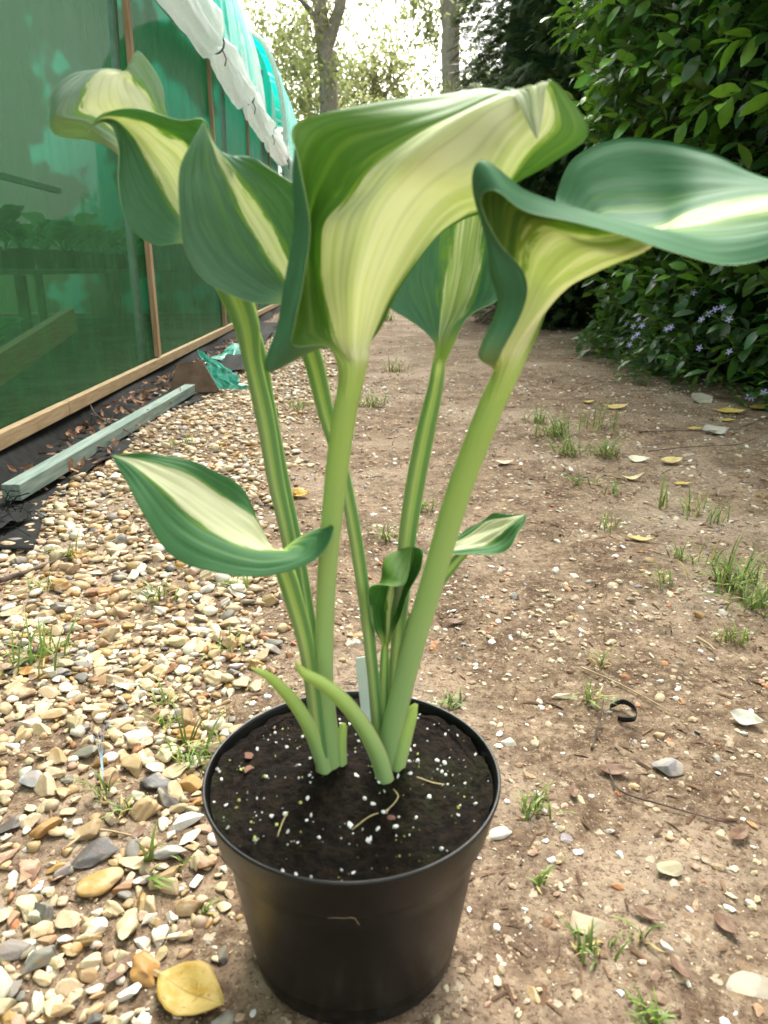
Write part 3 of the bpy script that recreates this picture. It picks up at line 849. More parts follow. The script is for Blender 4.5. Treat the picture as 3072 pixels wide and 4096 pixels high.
# sheath leaves at the crown
def sheath(rows, label):
    C = crom(np.array([[*at(a, b_, Y), w_ / 1620.0 * Y / 2] for a, b_, Y, w_ in rows]), 40)
    V, UV, nv_ = [], [], 15
    for lay in (0, 1):
        for i in range(40):
            p = Vector(C[i, :3]); tg = Vector(C[min(i + 1, 39), :3] - C[max(i - 1, 0), :3]).normalized()
            side = tg.cross(Vector((0, -1, .3))).normalized(); nn = side.cross(tg)
            for k in range(nv_):
                s = -1 + 2 * k / (nv_ - 1)
                q = p + side * s * C[i, 3] + nn * (-(s * s) * C[i, 3] * .7 - lay * .0007)
                V.append(q); UV.append((.15 + .8 * i / 39, .5 + s * .22))
    n = 40 * nv_
    i = np.arange(39)
    F = np.concatenate([grid_faces(40, nv_), grid_faces(40, nv_, n, True), np.stack([i * nv_, i * nv_ + n, i * nv_ + nv_ + n, i * nv_ + nv_], 1),
                        np.stack([i * nv_ + nv_ - 1, i * nv_ + 2 * nv_ - 1, i * nv_ + 2 * nv_ - 1 + n, i * nv_ + nv_ - 1 + n], 1)])
    o = keep(mesh_np('sheath', V, F, M_STALK, uv=UV), hosta)
    o['label'] = label
sheath([(706,1690,.430,40),(690,1630,.428,42),(665,1570,.424,38),(625,1510,.418,32),(580,1465,.412,22),(543,1443,.408,4)], 'narrow sheath leaf bending left')
sheath([(836,1705,.424,46),(818,1640,.420,46),(785,1575,.415,42),(742,1520,.408,40),(695,1480,.402,34),(655,1455,.398,22),(638,1430,.396,5)], 'long sheath leaf crossing in front of the stout stalk')
sheath([(742,1705,.436,18),(738,1650,.434,26),(737,1605,.434,26),(741,1572,.436,20),(744,1562,.437,6)], 'stub of a sheath leaf')
sheath([(850,1712,.436,34),(860,1650,.436,44),(874,1590,.438,44),(888,1545,.440,34),(900,1521,.442,8)], 'short brownish sheath leaf on the right')

# ------------------------------------------------------------------ polytunnel
TX0, TS = -.87, .0431
ta = Vector((-TS, 1, 0)).normalized(); tb = Vector((ta.y, -ta.x, 0))
def tp(s, l, z): return Vector((TX0, 0, 0)) + ta * s + tb * l + Vector((0, 0, z))
TM = Matrix((tb, ta, Vector((0, 0, 1)))).transposed()      # local x = out, y = along
m_wood = simple('softwood', (.27, .185, .095), (.38, .275, .16), 9, .75, .25, stretch=(14, 1.2, 14), bump=.3)
m_wood2 = simple('batten_wood', (.27, .175, .09), (.38, .26, .15), 9, .75, .25, stretch=(14, 14, 1.2), bump=.3)
m_rail = simple('weathered_green_timber', (.12, .17, .145), (.22, .275, .235), 7, .8, .2, stretch=(12, 1.0, 12), bump=.4)
def net_mat(name, col, cover, tr):
    m = newmat(name); t = NT(m)
    s = t.sep(t.uv())
    weave = t.math('MULTIPLY', t.math('SINE', t.math('MULTIPLY', s[0], 900)), t.math('SINE', t.math('MULTIPLY', s[1], 900)))
    big = t.noise(t.xyz(t.math('MULTIPLY', s[0], 3), s[1], 0), 2.5, 4, .6)
    a = t.math('MULTIPLY_ADD', big, .22, cover - .11)
    a = t.math('MULTIPLY_ADD', weave, .06, a, True)
    t.bsdf(t.mix(t.ss(big, .3, .7), col, tuple(k * 1.35 for k in col)), .6, .3, t.bump(weave, .15, .001), tr, None, a)
    return m
M_NET = net_mat('green_shade_netting', (.020, .090, .026), .74, .34)
M_NETF = newmat('far_shade_netting'); t = NT(M_NETF)
n = t.noise(t.pos(), .9, 3, .6)
c = t.mix(t.ss(n, .50, .54), (.012, .10, .035), (.02, .36, .22))  # teal patches: light on the far netting painted in by noise
t.bsdf(c, .7, .2, None, .6, None, .94)
tun = empty('polytunnel', tp(3.3, 0, 0))
tag(tun, 'green netting polytunnel with timber battens and rolled white plastic eave', 'polytunnel')
EAVE = 1.66
def sheet(name, P, nu, nv, mat, parent, uvs=1.0):
    P = np.array(P); G = np.swapaxes(crom(np.swapaxes(crom(P, nu), 0, 1), nv), 0, 1)
    U, W = np.meshgrid(np.linspace(0, 1, nu), np.linspace(0, 1, nv), indexing='ij')
    o = mesh_np(name, G.reshape(-1, 3), grid_faces(nu, nv), mat, uv=np.stack([U.ravel() * uvs, W.ravel() * uvs], 1))
    return keep(o, parent)
POSTS = [-.38, 1.52, 3.38, 5.25, 7.05, 8.85, 10.65, 12.45, 14.2]
for a, b_ in zip([-2.2] + POSTS[:-1], POSTS):
    P = [[tp(s, -.015 * math.sin(math.pi * f) * math.sin(math.pi * (z / 1.8)), z) for z in (.05, .5, .95, 1.4, 1.78)] for s, f in ((a, 0), ((a * 2 + b_) / 3, .33), ((a + 2 * b_) / 3, .67), (b_, 1))]
    sheet('netting_panel', P, 24, 24, M_NET, tun, 1.9)
for s in POSTS:
    bb = MB(); bb.box((0, 0, 0), (.022, .042, EAVE - .07), TM)
    o = bb.build('batten', m_wood2, smooth=False, bevel=.002); o.location = tp(s, .014, .101 + (EAVE - .07) / 2); keep(o, tun)
ends = [-2.2, -.9, .9, 2.22, 4.2, 6.6, 9.0, 11.4, 14.25]
for a, b_ in zip(ends[:-1], ends[1:]):
    bb = MB(); bb.box((0, 0, 0), (.024, b_ - a - .004, .040), TM)
    o = bb.build('base_board', m_wood, smooth=False, bevel=.002); o.location = tp((a + b_) / 2, .016 + random.uniform(-.0015, .0015), .076 + random.uniform(-.002, .002)); keep(o, tun)
# black skirt under the board
m_black = simple('black_fabric', (.005, .0055, .005), (.014, .0145, .0135), 30, .85, .15, bump=.5, bdist=.004)
P = [[tp(s, .008 + .02 * math.sin(s * 5) * k + k * .05, .060 - k * .070) for k in (0, .4, .8, 1)] for s in np.linspace(-2, 14.2, 70)]
sheet('skirt', P, 280, 10, m_black, tun)
# rolled plastic along the eave
m = newmat('white_polythene'); t = NT(m)
p = t.obj(); n = t.noise(p, 18, 4, .6, 1.5); n2 = t.noise(p, 60, 3, .6)
t.bsdf(t.mix(t.ss(n, .35, .7), (.72, .73, .70), (.85, .86, .84)), .3, .5, t.bump(n, .25, .006), .55, (.9, .9, .87))
M_POLY = m
ties = [-.6, 1.0, 3.1, 5.2, 6.7, 8.3, 10.2, 12.2, 14.2]
rr = np.random.default_rng(5)
for a, b_ in zip(ties[:-1], ties[1:]):
    n, seg = 70, 72
    ph = rr.uniform(0, 6.28, 8)
    V = []
    for i in range(n):
        f = i / (n - 1); e = math.sin(math.pi * f)
        e_ = min(1, e * 1.7)
        rad = (.036 + .066 * e_ ** .8 * (1.15 if b_ < 6 else .9))
        cz = EAVE + .11 - .045 * e
        for k in range(seg):
            an = 2 * math.pi * k / seg
            wr = 1 + .12 * math.sin(3 * an + 4 * f + ph[0]) + .10 * math.sin(6 * an - 5 * f + ph[1]) + .09 * math.sin(11 * an + 4 * f + ph[2]) * (1.3 - e) + .05 * math.sin(15 * an - 3 * f + ph[4]) * (1.4 - e) + .02 * math.sin(5 * an + 30 * f + ph[3])
            V.append(tp(a + (b_ - a) * f, .075 + rad * wr * math.cos(an) * .9, cz + rad * wr * math.sin(an) * (1.0 + .15 * e)))
    F = [(i * seg + k, i * seg + (k + 1) % seg, (i + 1) * seg + (k + 1) % seg, (i + 1) * seg + k) for i in range(n - 1) for k in range(seg)]
    o = keep(mesh_np('plastic_roll', V, F, M_POLY), tun)
m_string = simple('dark_string', (.02, .03, .03), (.06, .08, .08), 200, .8)
for s in ties[1:-1]:
    bb = MB()
    bb.tube([tp(s + .004 * math.sin(3 * a), .075 + .05 * math.cos(a), EAVE + .11 + .055 * math.sin(a)) for a in np.linspace(0, 2 * math.pi, 25)], .006, 6)
    bb.tube([tp(s, .11, EAVE + .08), tp(s + .02, .13, EAVE + .03), tp(s + .01, .12, EAVE - .01)], .004, 5)
    keep(bb.build('tie', m_string), tun)
# roof: green shade sheet under clear plastic, drawn into folds over the hoops
def roof_mat():
    m = newmat('teal_roof_sheet'); t = NT(m)
    s = t.sep(t.uv())
    n = t.noise(t.xyz(t.math('MULTIPLY', s[0], 9), t.math('MULTIPLY', s[1], .8), 0), 3, 5, .7)
    n2 = t.noise(t.xyz(t.math('MULTIPLY', s[0], 2.6), t.math('MULTIPLY', s[1], .25), 5), 3, 4, .7)
    c = t.mix(t.ss(n, .3, .7), (.0, .66, .52), (.0, .78, .64))
    c = t.mix(t.math('MULTIPLY', t.ss(n2, .55, .585), .85), c, (.80, .85, .83))  # white streaks: reflections off the plastic folds, painted into the colour
    t.bsdf(c, .25, .5, t.bump(t.math('ADD', n, n2), .5, .02), .35, t.mix(.3, c, (.0, .62, .48)))
    return m
M_ROOF = roof_mat()
PROF = [(0.02, 1.74), (-.01, 2.1), (-.09, 2.6), (-.30, 3.05), (-.85, 3.5), (-1.7, 3.8), (-2.5, 3.88), (-3.3, 3.8), (-4.15, 3.5), (-4.7, 3.05), (-4.95, 2.6), (-5.0, 1.74)]
def roof(s0, s1, prof, name, parent, n_s=220):
    ss_ = np.linspace(s0, s1, n_s)
    prof2 = crom(np.array(prof), 60)
    nx = np.gradient(prof2, axis=0); nn = np.stack([nx[:, 1], -nx[:, 0]], 1); nn /= np.linalg.norm(nn, axis=1, keepdims=True)
    V, UV = [], []
    for s in ss_:
        rip = .012 * math.sin(s * 21) + .008 * math.sin(s * 47 + 1) + .02 * abs(math.sin(s * math.pi / 1.87))
        for j, (l, z) in enumerate(prof2):
            e = min(1, j / 6, (59 - j) / 6)
            V.append(tp(s, l + nn[j, 0] * rip * e, z + nn[j, 1] * rip * e)); UV.append((s / 3, j / 12))
    return keep(mesh_np(name, V, grid_faces(n_s, 60), M_ROOF, uv=UV), parent)
roof(-2.2, 8.75, PROF, 'roof_sheet', tun)
m_steel = simple('galvanised_tube', (.35, .37, .37), (.5, .52, .52), 30, .4, .5)
for s in (-2.1, .7, 3.4, 6.1, 8.7):
    pr = crom(np.array([(-.06, 0), (-.06, .9)] + [(l - .06 if l > -1 else l + .06 if l < -4 else l, z - .06) for l, z in PROF] + [(-4.94, .9), (-4.94, 0)]), 60)
    bb = MB(); bb.tube([tp(s, l, z) for l, z in pr], .019, 8)
    keep(bb.build('hoop', m_steel), tun)
P = [[tp(s, -5.0, z) for z in (0, .6, 1.2, 1.78)] for s in np.linspace(-2.2, 8.7, 6)]
sheet('rear_netting', P, 30, 12, M_NETF, tun, 3)
P = [[tp(8.72, l, z) for z in (0, 1.2, 2.4, hz)] for l, hz in ((0, 1.8), (-.3, 3.0), (-1.7, 3.75), (-2.5, 3.85), (-3.3, 3.75), (-4.7, 3.0), (-5, 1.8))]
sheet('end_netting', P, 30, 12, M_NETF, tun, 3)
# second, lower tunnel beyond
tun2 = empty('polytunnel', tp(12, -1, 0))
tag(tun2, 'lower teal plastic roof span beyond the first tunnel roof', 'polytunnel')
PR2 = [(.10, 1.70), (.12, 1.95), (.11, 2.2), (.07, 2.5), (-.02, 2.8), (-.17, 3.0), (-.55, 3.12), (-1.0, 3.14), (-1.5, 3.05), (-1.9, 2.7), (-2.05, 2.2), (-2.1, 1.5), (-2.1, .05)]
roof(9.85, 16.5, PR2, 'roof_sheet', tun2, 160)
pr = crom(np.array(PR2), 40)
bb = MB(); bb.tube([tp(9.86, l, z) for l, z in pr], .03, 8); keep(bb.build('hoop', M_POLY), tun2)
P = [[tp(9.9, l - .06, z) for z in (0.02, .8, 1.6, hz)] for l, hz in ((.08, 1.75), (.05, 2.45), (-.15, 2.95), (-.55, 3.06), (-1.0, 3.08), (-1.5, 2.98), (-1.9, 2.6), (-2.05, 1.7))]
sheet('end_sheet', P, 24, 16, M_ROOF, tun2, 1)

# things inside the tunnel, dim behind the netting
m_bench = simple('bench_timber', (.14, .11, .08), (.24, .19, .14), 12, .8)
m_ppot = M_POT
m_pl = simple('nursery_leaf', (.04, .16, .03), (.12, .30, .06), 12, .5, .4, transl=.35)
m_pl2 = simple('nursery_pale_leaf', (.30, .40, .12), (.5, .55, .25), 12, .5, .4, transl=.35)
def bench(s0, s1, l, z, label):
    e = empty('staging_bench', tp((s0 + s1) / 2, l, 0)); tag(e, label, 'bench')
    for k in range(5):
        bb = MB(); bb.box((0, 0, 0), (.12, s1 - s0, .025), TM)
        o = bb.build('slat', m_bench, smooth=False); o.location = tp((s0 + s1) / 2, l - .32 + k * .16, z); keep(o, e)
    for s in (s0 + .1, (s0 + s1) / 2, s1 - .1):
        for dl in (-.3, .3):
            bb = MB(); bb.box((0, 0, 0), (.05, .05, z - .015), TM)
            o = bb.build('leg', m_bench, smooth=False); o.location = tp(s, l + dl, (z - .015) / 2); keep(o, e)
bench(.6, 4.0, -1.3, .45, 'low slatted nursery bench just inside the green netting')
bench(4.4, 8.2, -1.3, .45, 'further slatted nursery bench inside the green netting')
bench(.6, 8.0, -3.6, .55, 'back row nursery bench along the far tunnel side')
def nursery_plant(s, l, z, h, pale, label):
    e = empty('potted_plant', tp(s, l, z)); tag(e, label, 'potted plant', 'potted plants inside the tunnel')
    V, F = lathe([(.0, .002), (.055, .002), (.075, .12), (.078, .12), (.072, .115), (.0, .105)], 20)
    bb = MB(); bb.add(V, F); bb.build('pot', m_ppot, e)
    for k in range(11):
        a = k * 2.4 + random.random(); ln = h * random.uniform(.8, 1.2); lw = ln * .26; el = random.uniform(.5, 1.1)
        V = []
        for i in range(9):
            f = i / 8; r_ = ln * (.35 * f + .65 * f * math.cos(el * f)); zz = .11 + ln * math.sin(el) * (f * 1.25 - .55 * f * f)
            wv = lw * (math.sin(math.pi * max(0, f - .35) / .65) if f > .35 else .08)
            for sgn in (-1, 0, 1):
                V.append((r_ * math.cos(a) - sgn * wv * math.sin(a), r_ * math.sin(a) + sgn * wv * math.cos(a), zz + abs(sgn) * wv * .25))
        mesh_np('leaf', V, grid_faces(9, 3), m_pl2 if pale and k % 2 else m_pl, e)
i = 0
for s in np.arange(.8, 7.6, .36):
    for l, z in ((-1.12, .465), (-1.5, .465), (-3.6, .565)):
        i += 1
        if l < -3 and i % 2: continue
        pale = (i % 4 == 0)
        nursery_plant(s + random.uniform(-.08, .08), l + random.uniform(-.05, .05), z, random.uniform(.22, .36), pale,
                      ('pale-leaved' if pale else 'green') + ' potted plant on ' + ('the back bench of the tunnel' if l < -3 else 'a bench behind the netting'))
for s, l in ((.95, -.35), (1.35, -.42), (2.6, -.5)):
    nursery_plant(s, l, .004, .3, True, 'leafy potted plant on the tunnel floor close to the netting')
# brace, hanging net edge
bb = MB()
a_, b_ = tp(1.35, -.10, .10), tp(2.75, -.12, .30)
d = (b_ - a_); q = d.to_track_quat('Y', 'Z').to_matrix()
bb.box((a_ + b_) / 2, (.03, d.length, .08), q)
tag(bb.build('timber_brace', m_wood, smooth=False), 'slanting timber plank leaning inside the netting near the base', 'plank')
hn = empty('hanging_net_edge', tp(1.95, -.35, .2)); tag(hn, 'dark gathered strips of net hanging inside the tunnel', 'netting')
for k, (s, wd_) in enumerate(((1.90, .05), (2.0, .035), (2.1, .03))):
    P = [[tp(s + dx + .02 * math.sin(z * 3 + k), -.35 - .02 * k + .015 * math.sin(z * 9 + dx * 40), z) for z in np.linspace(.25, 2.3, 8)] for dx in np.linspace(0, wd_, 3)]
    sheet('net_strip', P, 8, 40, simple('dark_net', (.01, .05, .03), (.02, .09, .05), 20, .8), hn)
# shelf rails and teal panels seen inside
for s0, s1, l, z, nm in ((.8, 4.2, -.9, 1.25, 'upper pale rail inside the tunnel'), (1.0, 5.0, -.9, .92, 'lower pale rail inside the tunnel')):
    bb = MB(); bb.box((0, 0, 0), (.03, s1 - s0, .03), TM)
    o = bb.build('support_rail', m_steel, smooth=False); o.location = tp((s0 + s1) / 2, l, z); tag(o, nm, 'rail')

# ------------------------------------------------------------------ along the tunnel foot
P = []
for s in np.linspace(1.22, 7.2, 60):
    e = .27 + .05 * math.sin(s * 2.3) + .03 * math.sin(s * 7.1)
    P.append([tuple(tp(s, l, 0) + Vector((0, 0, .008 + .010 * math.sin(s * 9 + l * 30) * math.sin(l * 22) + float(gh(*tp(s, l, 0).xy))))) for l in np.linspace(-.06, e, 8)])
G = np.swapaxes(crom(np.swapaxes(crom(np.array(P), 240), 0, 1), 24), 0, 1)
mem = mesh_np('weed_membrane', G.reshape(-1, 3), grid_faces(240, 24), m_black)
so = mem.modifiers.new('t', 'SOLIDIFY'); so.thickness = .0012
tag(mem, 'black woven weed membrane along the tunnel foot', 'membrane')
# frayed heap of membrane at the near end
P = [[Vector((x, y, 0)) + Vector((0, 0, .015 + .05 * math.exp(-((x + .80) ** 2 + (y - 1.28) ** 2) / .006) + .012 * math.sin(x * 60 + y * 20) * math.sin(y * 47))) for y in np.linspace(1.16, 1.44, 9)] for x in np.linspace(-.95, -.70, 8)]
cr = sheet('membrane_heap', P, 60, 60, m_black, empty('tmp'))
tmpo = cr.parent; cr.parent = None; cr.matrix_parent_inverse.identity(); bpy.data.objects.remove(tmpo)
tag(cr, 'crumpled frayed black membrane at the near end of the timber rail', 'membrane')
bb = MB()
for k in range(26):
    p0 = Vector((-.72 + random.uniform(-.04, .03), 1.36 + random.uniform(-.08, .06), .05 * random.random()))
    p1 = p0 + Vector((random.uniform(-.02, .06), random.uniform(-.05, .03), random.uniform(-.02, .05)))
    bb.tube([p0, (p0 + p1) / 2 + Vector((0, 0, .012)), p1], .0008, 4)
fr = keep(bb.build('frayed_thread', m_black), cr) if False else bb.build('frayed_thread', m_black, cr)
# timber rail
a_, b_ = gnd(28, 1088, .0), gnd(412, 853, .0)
d = b_ - a_
bb = MB(); bb.box((0, 0, 0), (.040, d.length, .036), d.to_track_quat('Y', 'Z').to_matrix())
o = bb.build('timber_rail', m_rail, smooth=False, bevel=.002); o.location = (a_ + b_) / 2 + Vector((0, 0, .024))
tag(o, 'weathered grey-green square timber lying on the black membrane', 'timber')
# plywood offcut and teal plastic
m_ply = simple('brown_board', (.10, .062, .04), (.17, .11, .075), 20, .8, bump=.3)
yb = gnd(420, 850).y
P = [at(x, y, yy) for x, y, yy in ((362, 850, yb), (476, 846, yb - .02), (437, 781, yb + .05), (384, 783, yb + .06))]
n_ = (P[1] - P[0]).cross(P[3] - P[0]).normalized() * .012
bb = MB(); bb.add(P + [p - n_ for p in P], [(0, 1, 2, 3), (7, 6, 5, 4), (0, 4, 5, 1), (1, 5, 6, 2), (2, 6, 7, 3), (3, 7, 4, 0)])
tag(bb.build('board_offcut', m_ply, smooth=False), 'brown trapezoid board offcut propped at the end of the timber', 'board')
m_teal = newmat('teal_polythene'); t = NT(m_teal)
n = t.noise(t.obj(), 25, 4, .6, 1)
t.bsdf(t.mix(t.ss(n, .35, .7), (.03, .30, .22), (.16, .52, .42)), .2, .6, t.bump(n, .6, .01), .3)
c0 = gnd(458, 850)
P = [[c0 + Vector((-.06 + .13 * i / 6 + .012 * math.sin(j * 2), .10 + .012 * math.sin(i * 2.2 + j), .0 + (.16 - .014 * i) * j / 6)) for j in range(7)] for i in range(7)]
P = [[q + Vector((.05 * (1 - j / 6), -.01, .004)) for j, q in enumerate(r_)] for r_ in P]
tl = sheet('teal_plastic', P, 40, 40, m_teal, empty('tmp')); tmpo = tl.parent; tl.parent = None; tl.matrix_parent_inverse.identity(); bpy.data.objects.remove(tmpo)
tag(tl, 'crumpled teal plastic scrap hanging behind the board offcut', 'plastic sheet')
def ground_sheet(name, pts, mat, label, cat, amp=.02, seed=0):
    # pts: 4 corners in view px on the ground
    q = [gnd(*p) for p in pts]
    P = []
    for i in range(9):
        f = i / 8; r_ = []
        for j in range(9):
            g = j / 8
            p = (q[0] * (1 - f) + q[1] * f) * (1 - g) + (q[3] * (1 - f) + q[2] * f) * g
            z = .012 + amp * (.6 + mnoise.noise(Vector((p.x * 14, p.y * 7, seed)))) * (1 if 0 < i < 8 and 0 < j < 8 else .2)
            r_.append(p + Vector((.02 * mnoise.noise(Vector((f * 4, g * 4, seed + 3))), .05 * mnoise.noise(Vector((f * 4, g * 4, seed + 9))), max(.008, z))))
        P.append(r_)
    tmp = empty('tmp'); o = sheet(name, P, 60, 60, mat, tmp); o.parent = None; o.matrix_parent_inverse.identity(); bpy.data.objects.remove(tmp)
    return tag(o, label, cat)
ground_sheet('teal_plastic', [(440, 790), (500, 785), (578, 742), (520, 744)], m_teal, 'flattened teal plastic sheet lying beyond the board offcut', 'plastic sheet', .03, 1)
ground_sheet('black_sheet', [(455, 812), (530, 805), (600, 705), (545, 715)], m_black, 'folded black sheet lying beside the tunnel beyond the board', 'plastic sheet', .03, 4)
# twigs
m_twig = simple('twig_bark', (.05, .035, .028), (.13, .095, .075), 60, .9, bump=.5)
m_straw = simple('dry_stem', (.30, .22, .12), (.48, .37, .22), 40, .85)
def twig(pts, r_, mat, label, rise=None):
    P = []
    for k, (vx, vy) in enumerate(pts):
        p = on_ground(vx, vy); p.z += r_ + (rise[k] if rise else .003)
        P.append(p)
    n = max(12, len(P) * 5)
    bb = MB(); bb.tube(curve_pts(P, n), list(np.linspace(r_, r_ * .45, n)), 6)
    tag(bb.build('twig', mat), label, 'twig')
twig([(0, 1262), (60, 1240), (118, 1215), (145, 1205)], .0045, m_twig, 'thick dark twig lying across the shingle by grass')
twig([(250, 940), (205, 918), (200, 885), (235, 872), (262, 878)], .0022, m_twig, 'curved thin twig arching over the timber rail', [.03, .05, .08, .05, .03])
twig([(190, 905), (270, 950), (330, 965), (395, 975)], .0024, m_twig, 'long thin twig reaching from the rail onto shingle', [.03, .035, .012, .006])
twig([(60, 1105), (160, 1110), (280, 1145), (345, 1165)], .0018, m_twig, 'thin dark stem on shingle near the frayed membrane')
twig([(245, 1235), (330, 1205), (390, 1180)], .0028, m_twig, 'dark stick under the low hosta leaf')
twig([(1505, 1375), (1530, 1388), (1545, 1400)], .0024, m_straw, 'short straw-coloured stick on the open path')
twig([(1256, 1436), (1330, 1470), (1400, 1510), (1450, 1535)], .0012, m_straw, 'long pale dry stem slanting across the path')
twig([(1310, 1830 - 200), (1340, 1690), (1440, 1725), (1560, 1765), (1630, 1790)], .0011, m_twig, 'fine dark stalk trailing over the earth path')
twig([(1280, 1600), (1295, 1560), (1302, 1530)], .0014, m_twig, 'small upright dark stem beside pale pebble', [0, .01, .02])
twig([(1380, 935), (1480, 932), (1580, 925), (1659, 895)], .0018, m_twig, 'long grey trailing stem below the hedge')
twig([(1400, 975), (1500, 962), (1600, 958), (1659, 930)], .0016, m_twig, 'second trailing stem below the hedge')
twig([(430, 2035), (405, 2090), (370, 2120)], .0014, m_twig, 'bent brown stalk next to the large yellow leaf') if False else None
twig([(140, 1835), (200, 1795), (280, 1802), (300, 1815)], .0013, m_straw, 'pale bent straw in the shingle near grass')
twig([(415, 2120 - 100), (360, 2025), (330, 2032)], .0011, m_straw, 'fine straw just above the large yellow leaf')
# black rubbery strip and blue twine
P = [on_ground(*q) + Vector((0, 0, h)) for q, h in (((1318, 1520), .004), ((1345, 1522), .010), ((1370, 1540), .012), ((1372, 1556), .010), ((1350, 1552), .006), ((1335, 1545), .004))]
cp = curve_pts(P, 30); V = []
for p in cp: V += [p - Vector((0, 0, .003)), p + Vector((0, 0, .003)), p + Vector((.001, .0015, .003)), p + Vector((.001, .0015, -.003))]
F = [(i * 4 + k, i * 4 + (k + 1) % 4, i * 4 + 4 + (k + 1) % 4, i * 4 + 4 + k) for i in range(29) for k in range(4)]
bb = MB(); bb.add(V, F)
tag(bb.build('plastic_strip', M_POT), 'curled black plastic strip lying on the path behind the pot', 'plastic strip')
bb = MB()
for k in range(4):
    bb.tube(curve_pts([on_ground(222 + k, 1690) + Vector((0, 0, .004)), on_ground(218 + 2 * k, 1650) + Vector((0, 0, .014)), on_ground(208 + 8 * k, 1625) + Vector((0, 0, .022 + .004 * k)), on_ground(195 + 12 * k, 1618) + Vector((0, 0, .024 + .002 * k))], 16), .00035, 5)
tag(bb.build('blue_twine', simple('blue_twine', (.18, .28, .36), (.28, .38, .44), 100, .7)), 'frayed pale blue twine sticking out of the shingle', 'twine')

# ------------------------------------------------------------------ fallen leaves
def fallen(vx, vy, ln, wd_, rz, c1, c2, label, curl=.25, tilt=0, fold=.3, cat='leaf'):
    n, k = 22, 11
    V, UV = [], []
    rr_ = np.random.default_rng(int(vx * 7 + vy))
    ph = rr_.uniform(0, 6, 3)
    for i in range(n):
        f = i / (n - 1)
        ww = wd_ * (math.sin(math.pi * f ** .85) ** .95) * (1 + .025 * math.sin(f * 15 + ph[0]) + .015 * math.sin(f * 37)) + .0003
        for j in range(k):
            s = -1 + 2 * j / (k - 1)
            z = fold * abs(s) * ww * .6 + curl * ln * ((f - .45) ** 2) + .06 * wd_ * math.sin(f * 9 + s * 3 + ph[1])
            V.append(((f - .5) * ln, s * ww, z)); UV.append((f, s))
    m = newmat('fallen_leaf'); t = NT(m)
    sp = t.sep(t.uv())
    nz = t.noise(t.obj(), 80, 4, .65); nb = t.noise(t.obj(), 260, 2)
    c = t.mix(t.ss(nz, .35, .65), c1, c2)
    c = t.mix(t.math('MULTIPLY', t.ss(t.math('ABSOLUTE', sp[1]), .8, 1.), .5), c, tuple(q * .75 for q in c1))
    c = t.mix(t.math('MULTIPLY', t.ss(t.math('ABSOLUTE', sp[1]), .07, .0), .7), c, tuple(q * .6 for q in c1))
    c = t.mix(t.math('MULTIPLY', t.ss(nb, .64, .7), .5), c, (.16, .09, .04))
    t.bsdf(c, .55, .35, t.bump(nz, .3, .002), .25)
    o = mesh_np('fallen_leaf', V, grid_faces(n, k), m, uv=UV)
    so = o.modifiers.new('t', 'SOLIDIFY'); so.thickness = .0004
    o.location = on_ground(vx, vy) + Vector((0, 0, .004)); o.rotation_euler = (tilt, 0, rz)
    tag(o, label, 'leaf')
YL = ((.56, .40, .06), (.66, .52, .16))
fallen(415, 2152, .056, .0185, -.45, (.47, .29, .045), (.56, .41, .13), 'large yellow fallen leaf lying in front of the pot', .35, .1, .45)
fallen(645, 1074, .055, .018, -.3, (.55, .33, .05), (.65, .45, .12), 'folded yellow leaf between the hosta stalks on the path', .5, .2, .8)
fallen(1612, 1562, .034, .012, -.7, (.52, .50, .41), (.58, .56, .48), 'curled creamy white leaf at the right of the path', .6, .2, .5)
fallen(1450, 996, .065, .02, .3, (.58, .44, .14), (.7, .58, .28), 'pale yellow leaf on the path beyond the grass', .6, .1, .6)
fallen(1330, 880, .09, .02, .1, (.58, .42, .12), (.68, .54, .22), 'yellow leaf curled near the hedge', .6, .2, .4)
fallen(1270, 868, .05, .015, .2, *YL, 'short yellow leaf on earth next to the curled one', .5)
fallen(1545, 930, .08, .035, .0, (.5, .47, .39), (.56, .54, .47), 'broad whitish leaf below the hedge', .6, .2, .6)
fallen(1515, 865, .10, .04, .4, (.44, .42, .33), (.52, .50, .40), 'big pale leaf against the foot of the hedge', .4, .5, .3)
fallen(1578, 885, .10, .03, -.2, *YL, 'yellow and cream leaf among others at the hedge foot', .4, .1)
fallen(1570, 905, .06, .015, .1, *YL, 'narrow bright yellow leaf under the hedge edge', .2)
fallen(1640, 880, .10, .03, .5, *YL, 'wide yellow leaf close under the hedge', .4)
fallen(1380, 992, .055, .016, -.5, (.66, .62, .40), (.78, .76, .62), 'cream and yellow leaf in a grass tuft', .5, .3)
fallen(1365, 1026, .06, .012, .1, (.6, .5, .25), (.7, .62, .38), 'thin pale leaf near the middle grass tufts', .8)
fallen(1475, 1037, .04, .010, .1, *YL, 'tiny yellow leaf flat on the path', .3)
fallen(1090, 1000, .05, .015, .0, (.6, .42, .25), (.72, .6, .45), 'beige pinkish leaf lying on the far path', .5)
fallen(1500, 925, .05, .016, .2, *YL, 'small yellow leaf between pale leaves below hedge', .3)
fallen(1385, 1158, .05, .010, -.35, (.55, .40, .1), (.65, .5, .2), 'yellow sliver leaf by the right grass', .4)
fallen(60, 1462, .03, .009, -.5, (.42, .20, .05), (.5, .28, .09), 'rusty orange leaf on the shingle', .4)
BR = ((.16, .085, .05), (.26, .155, .095))
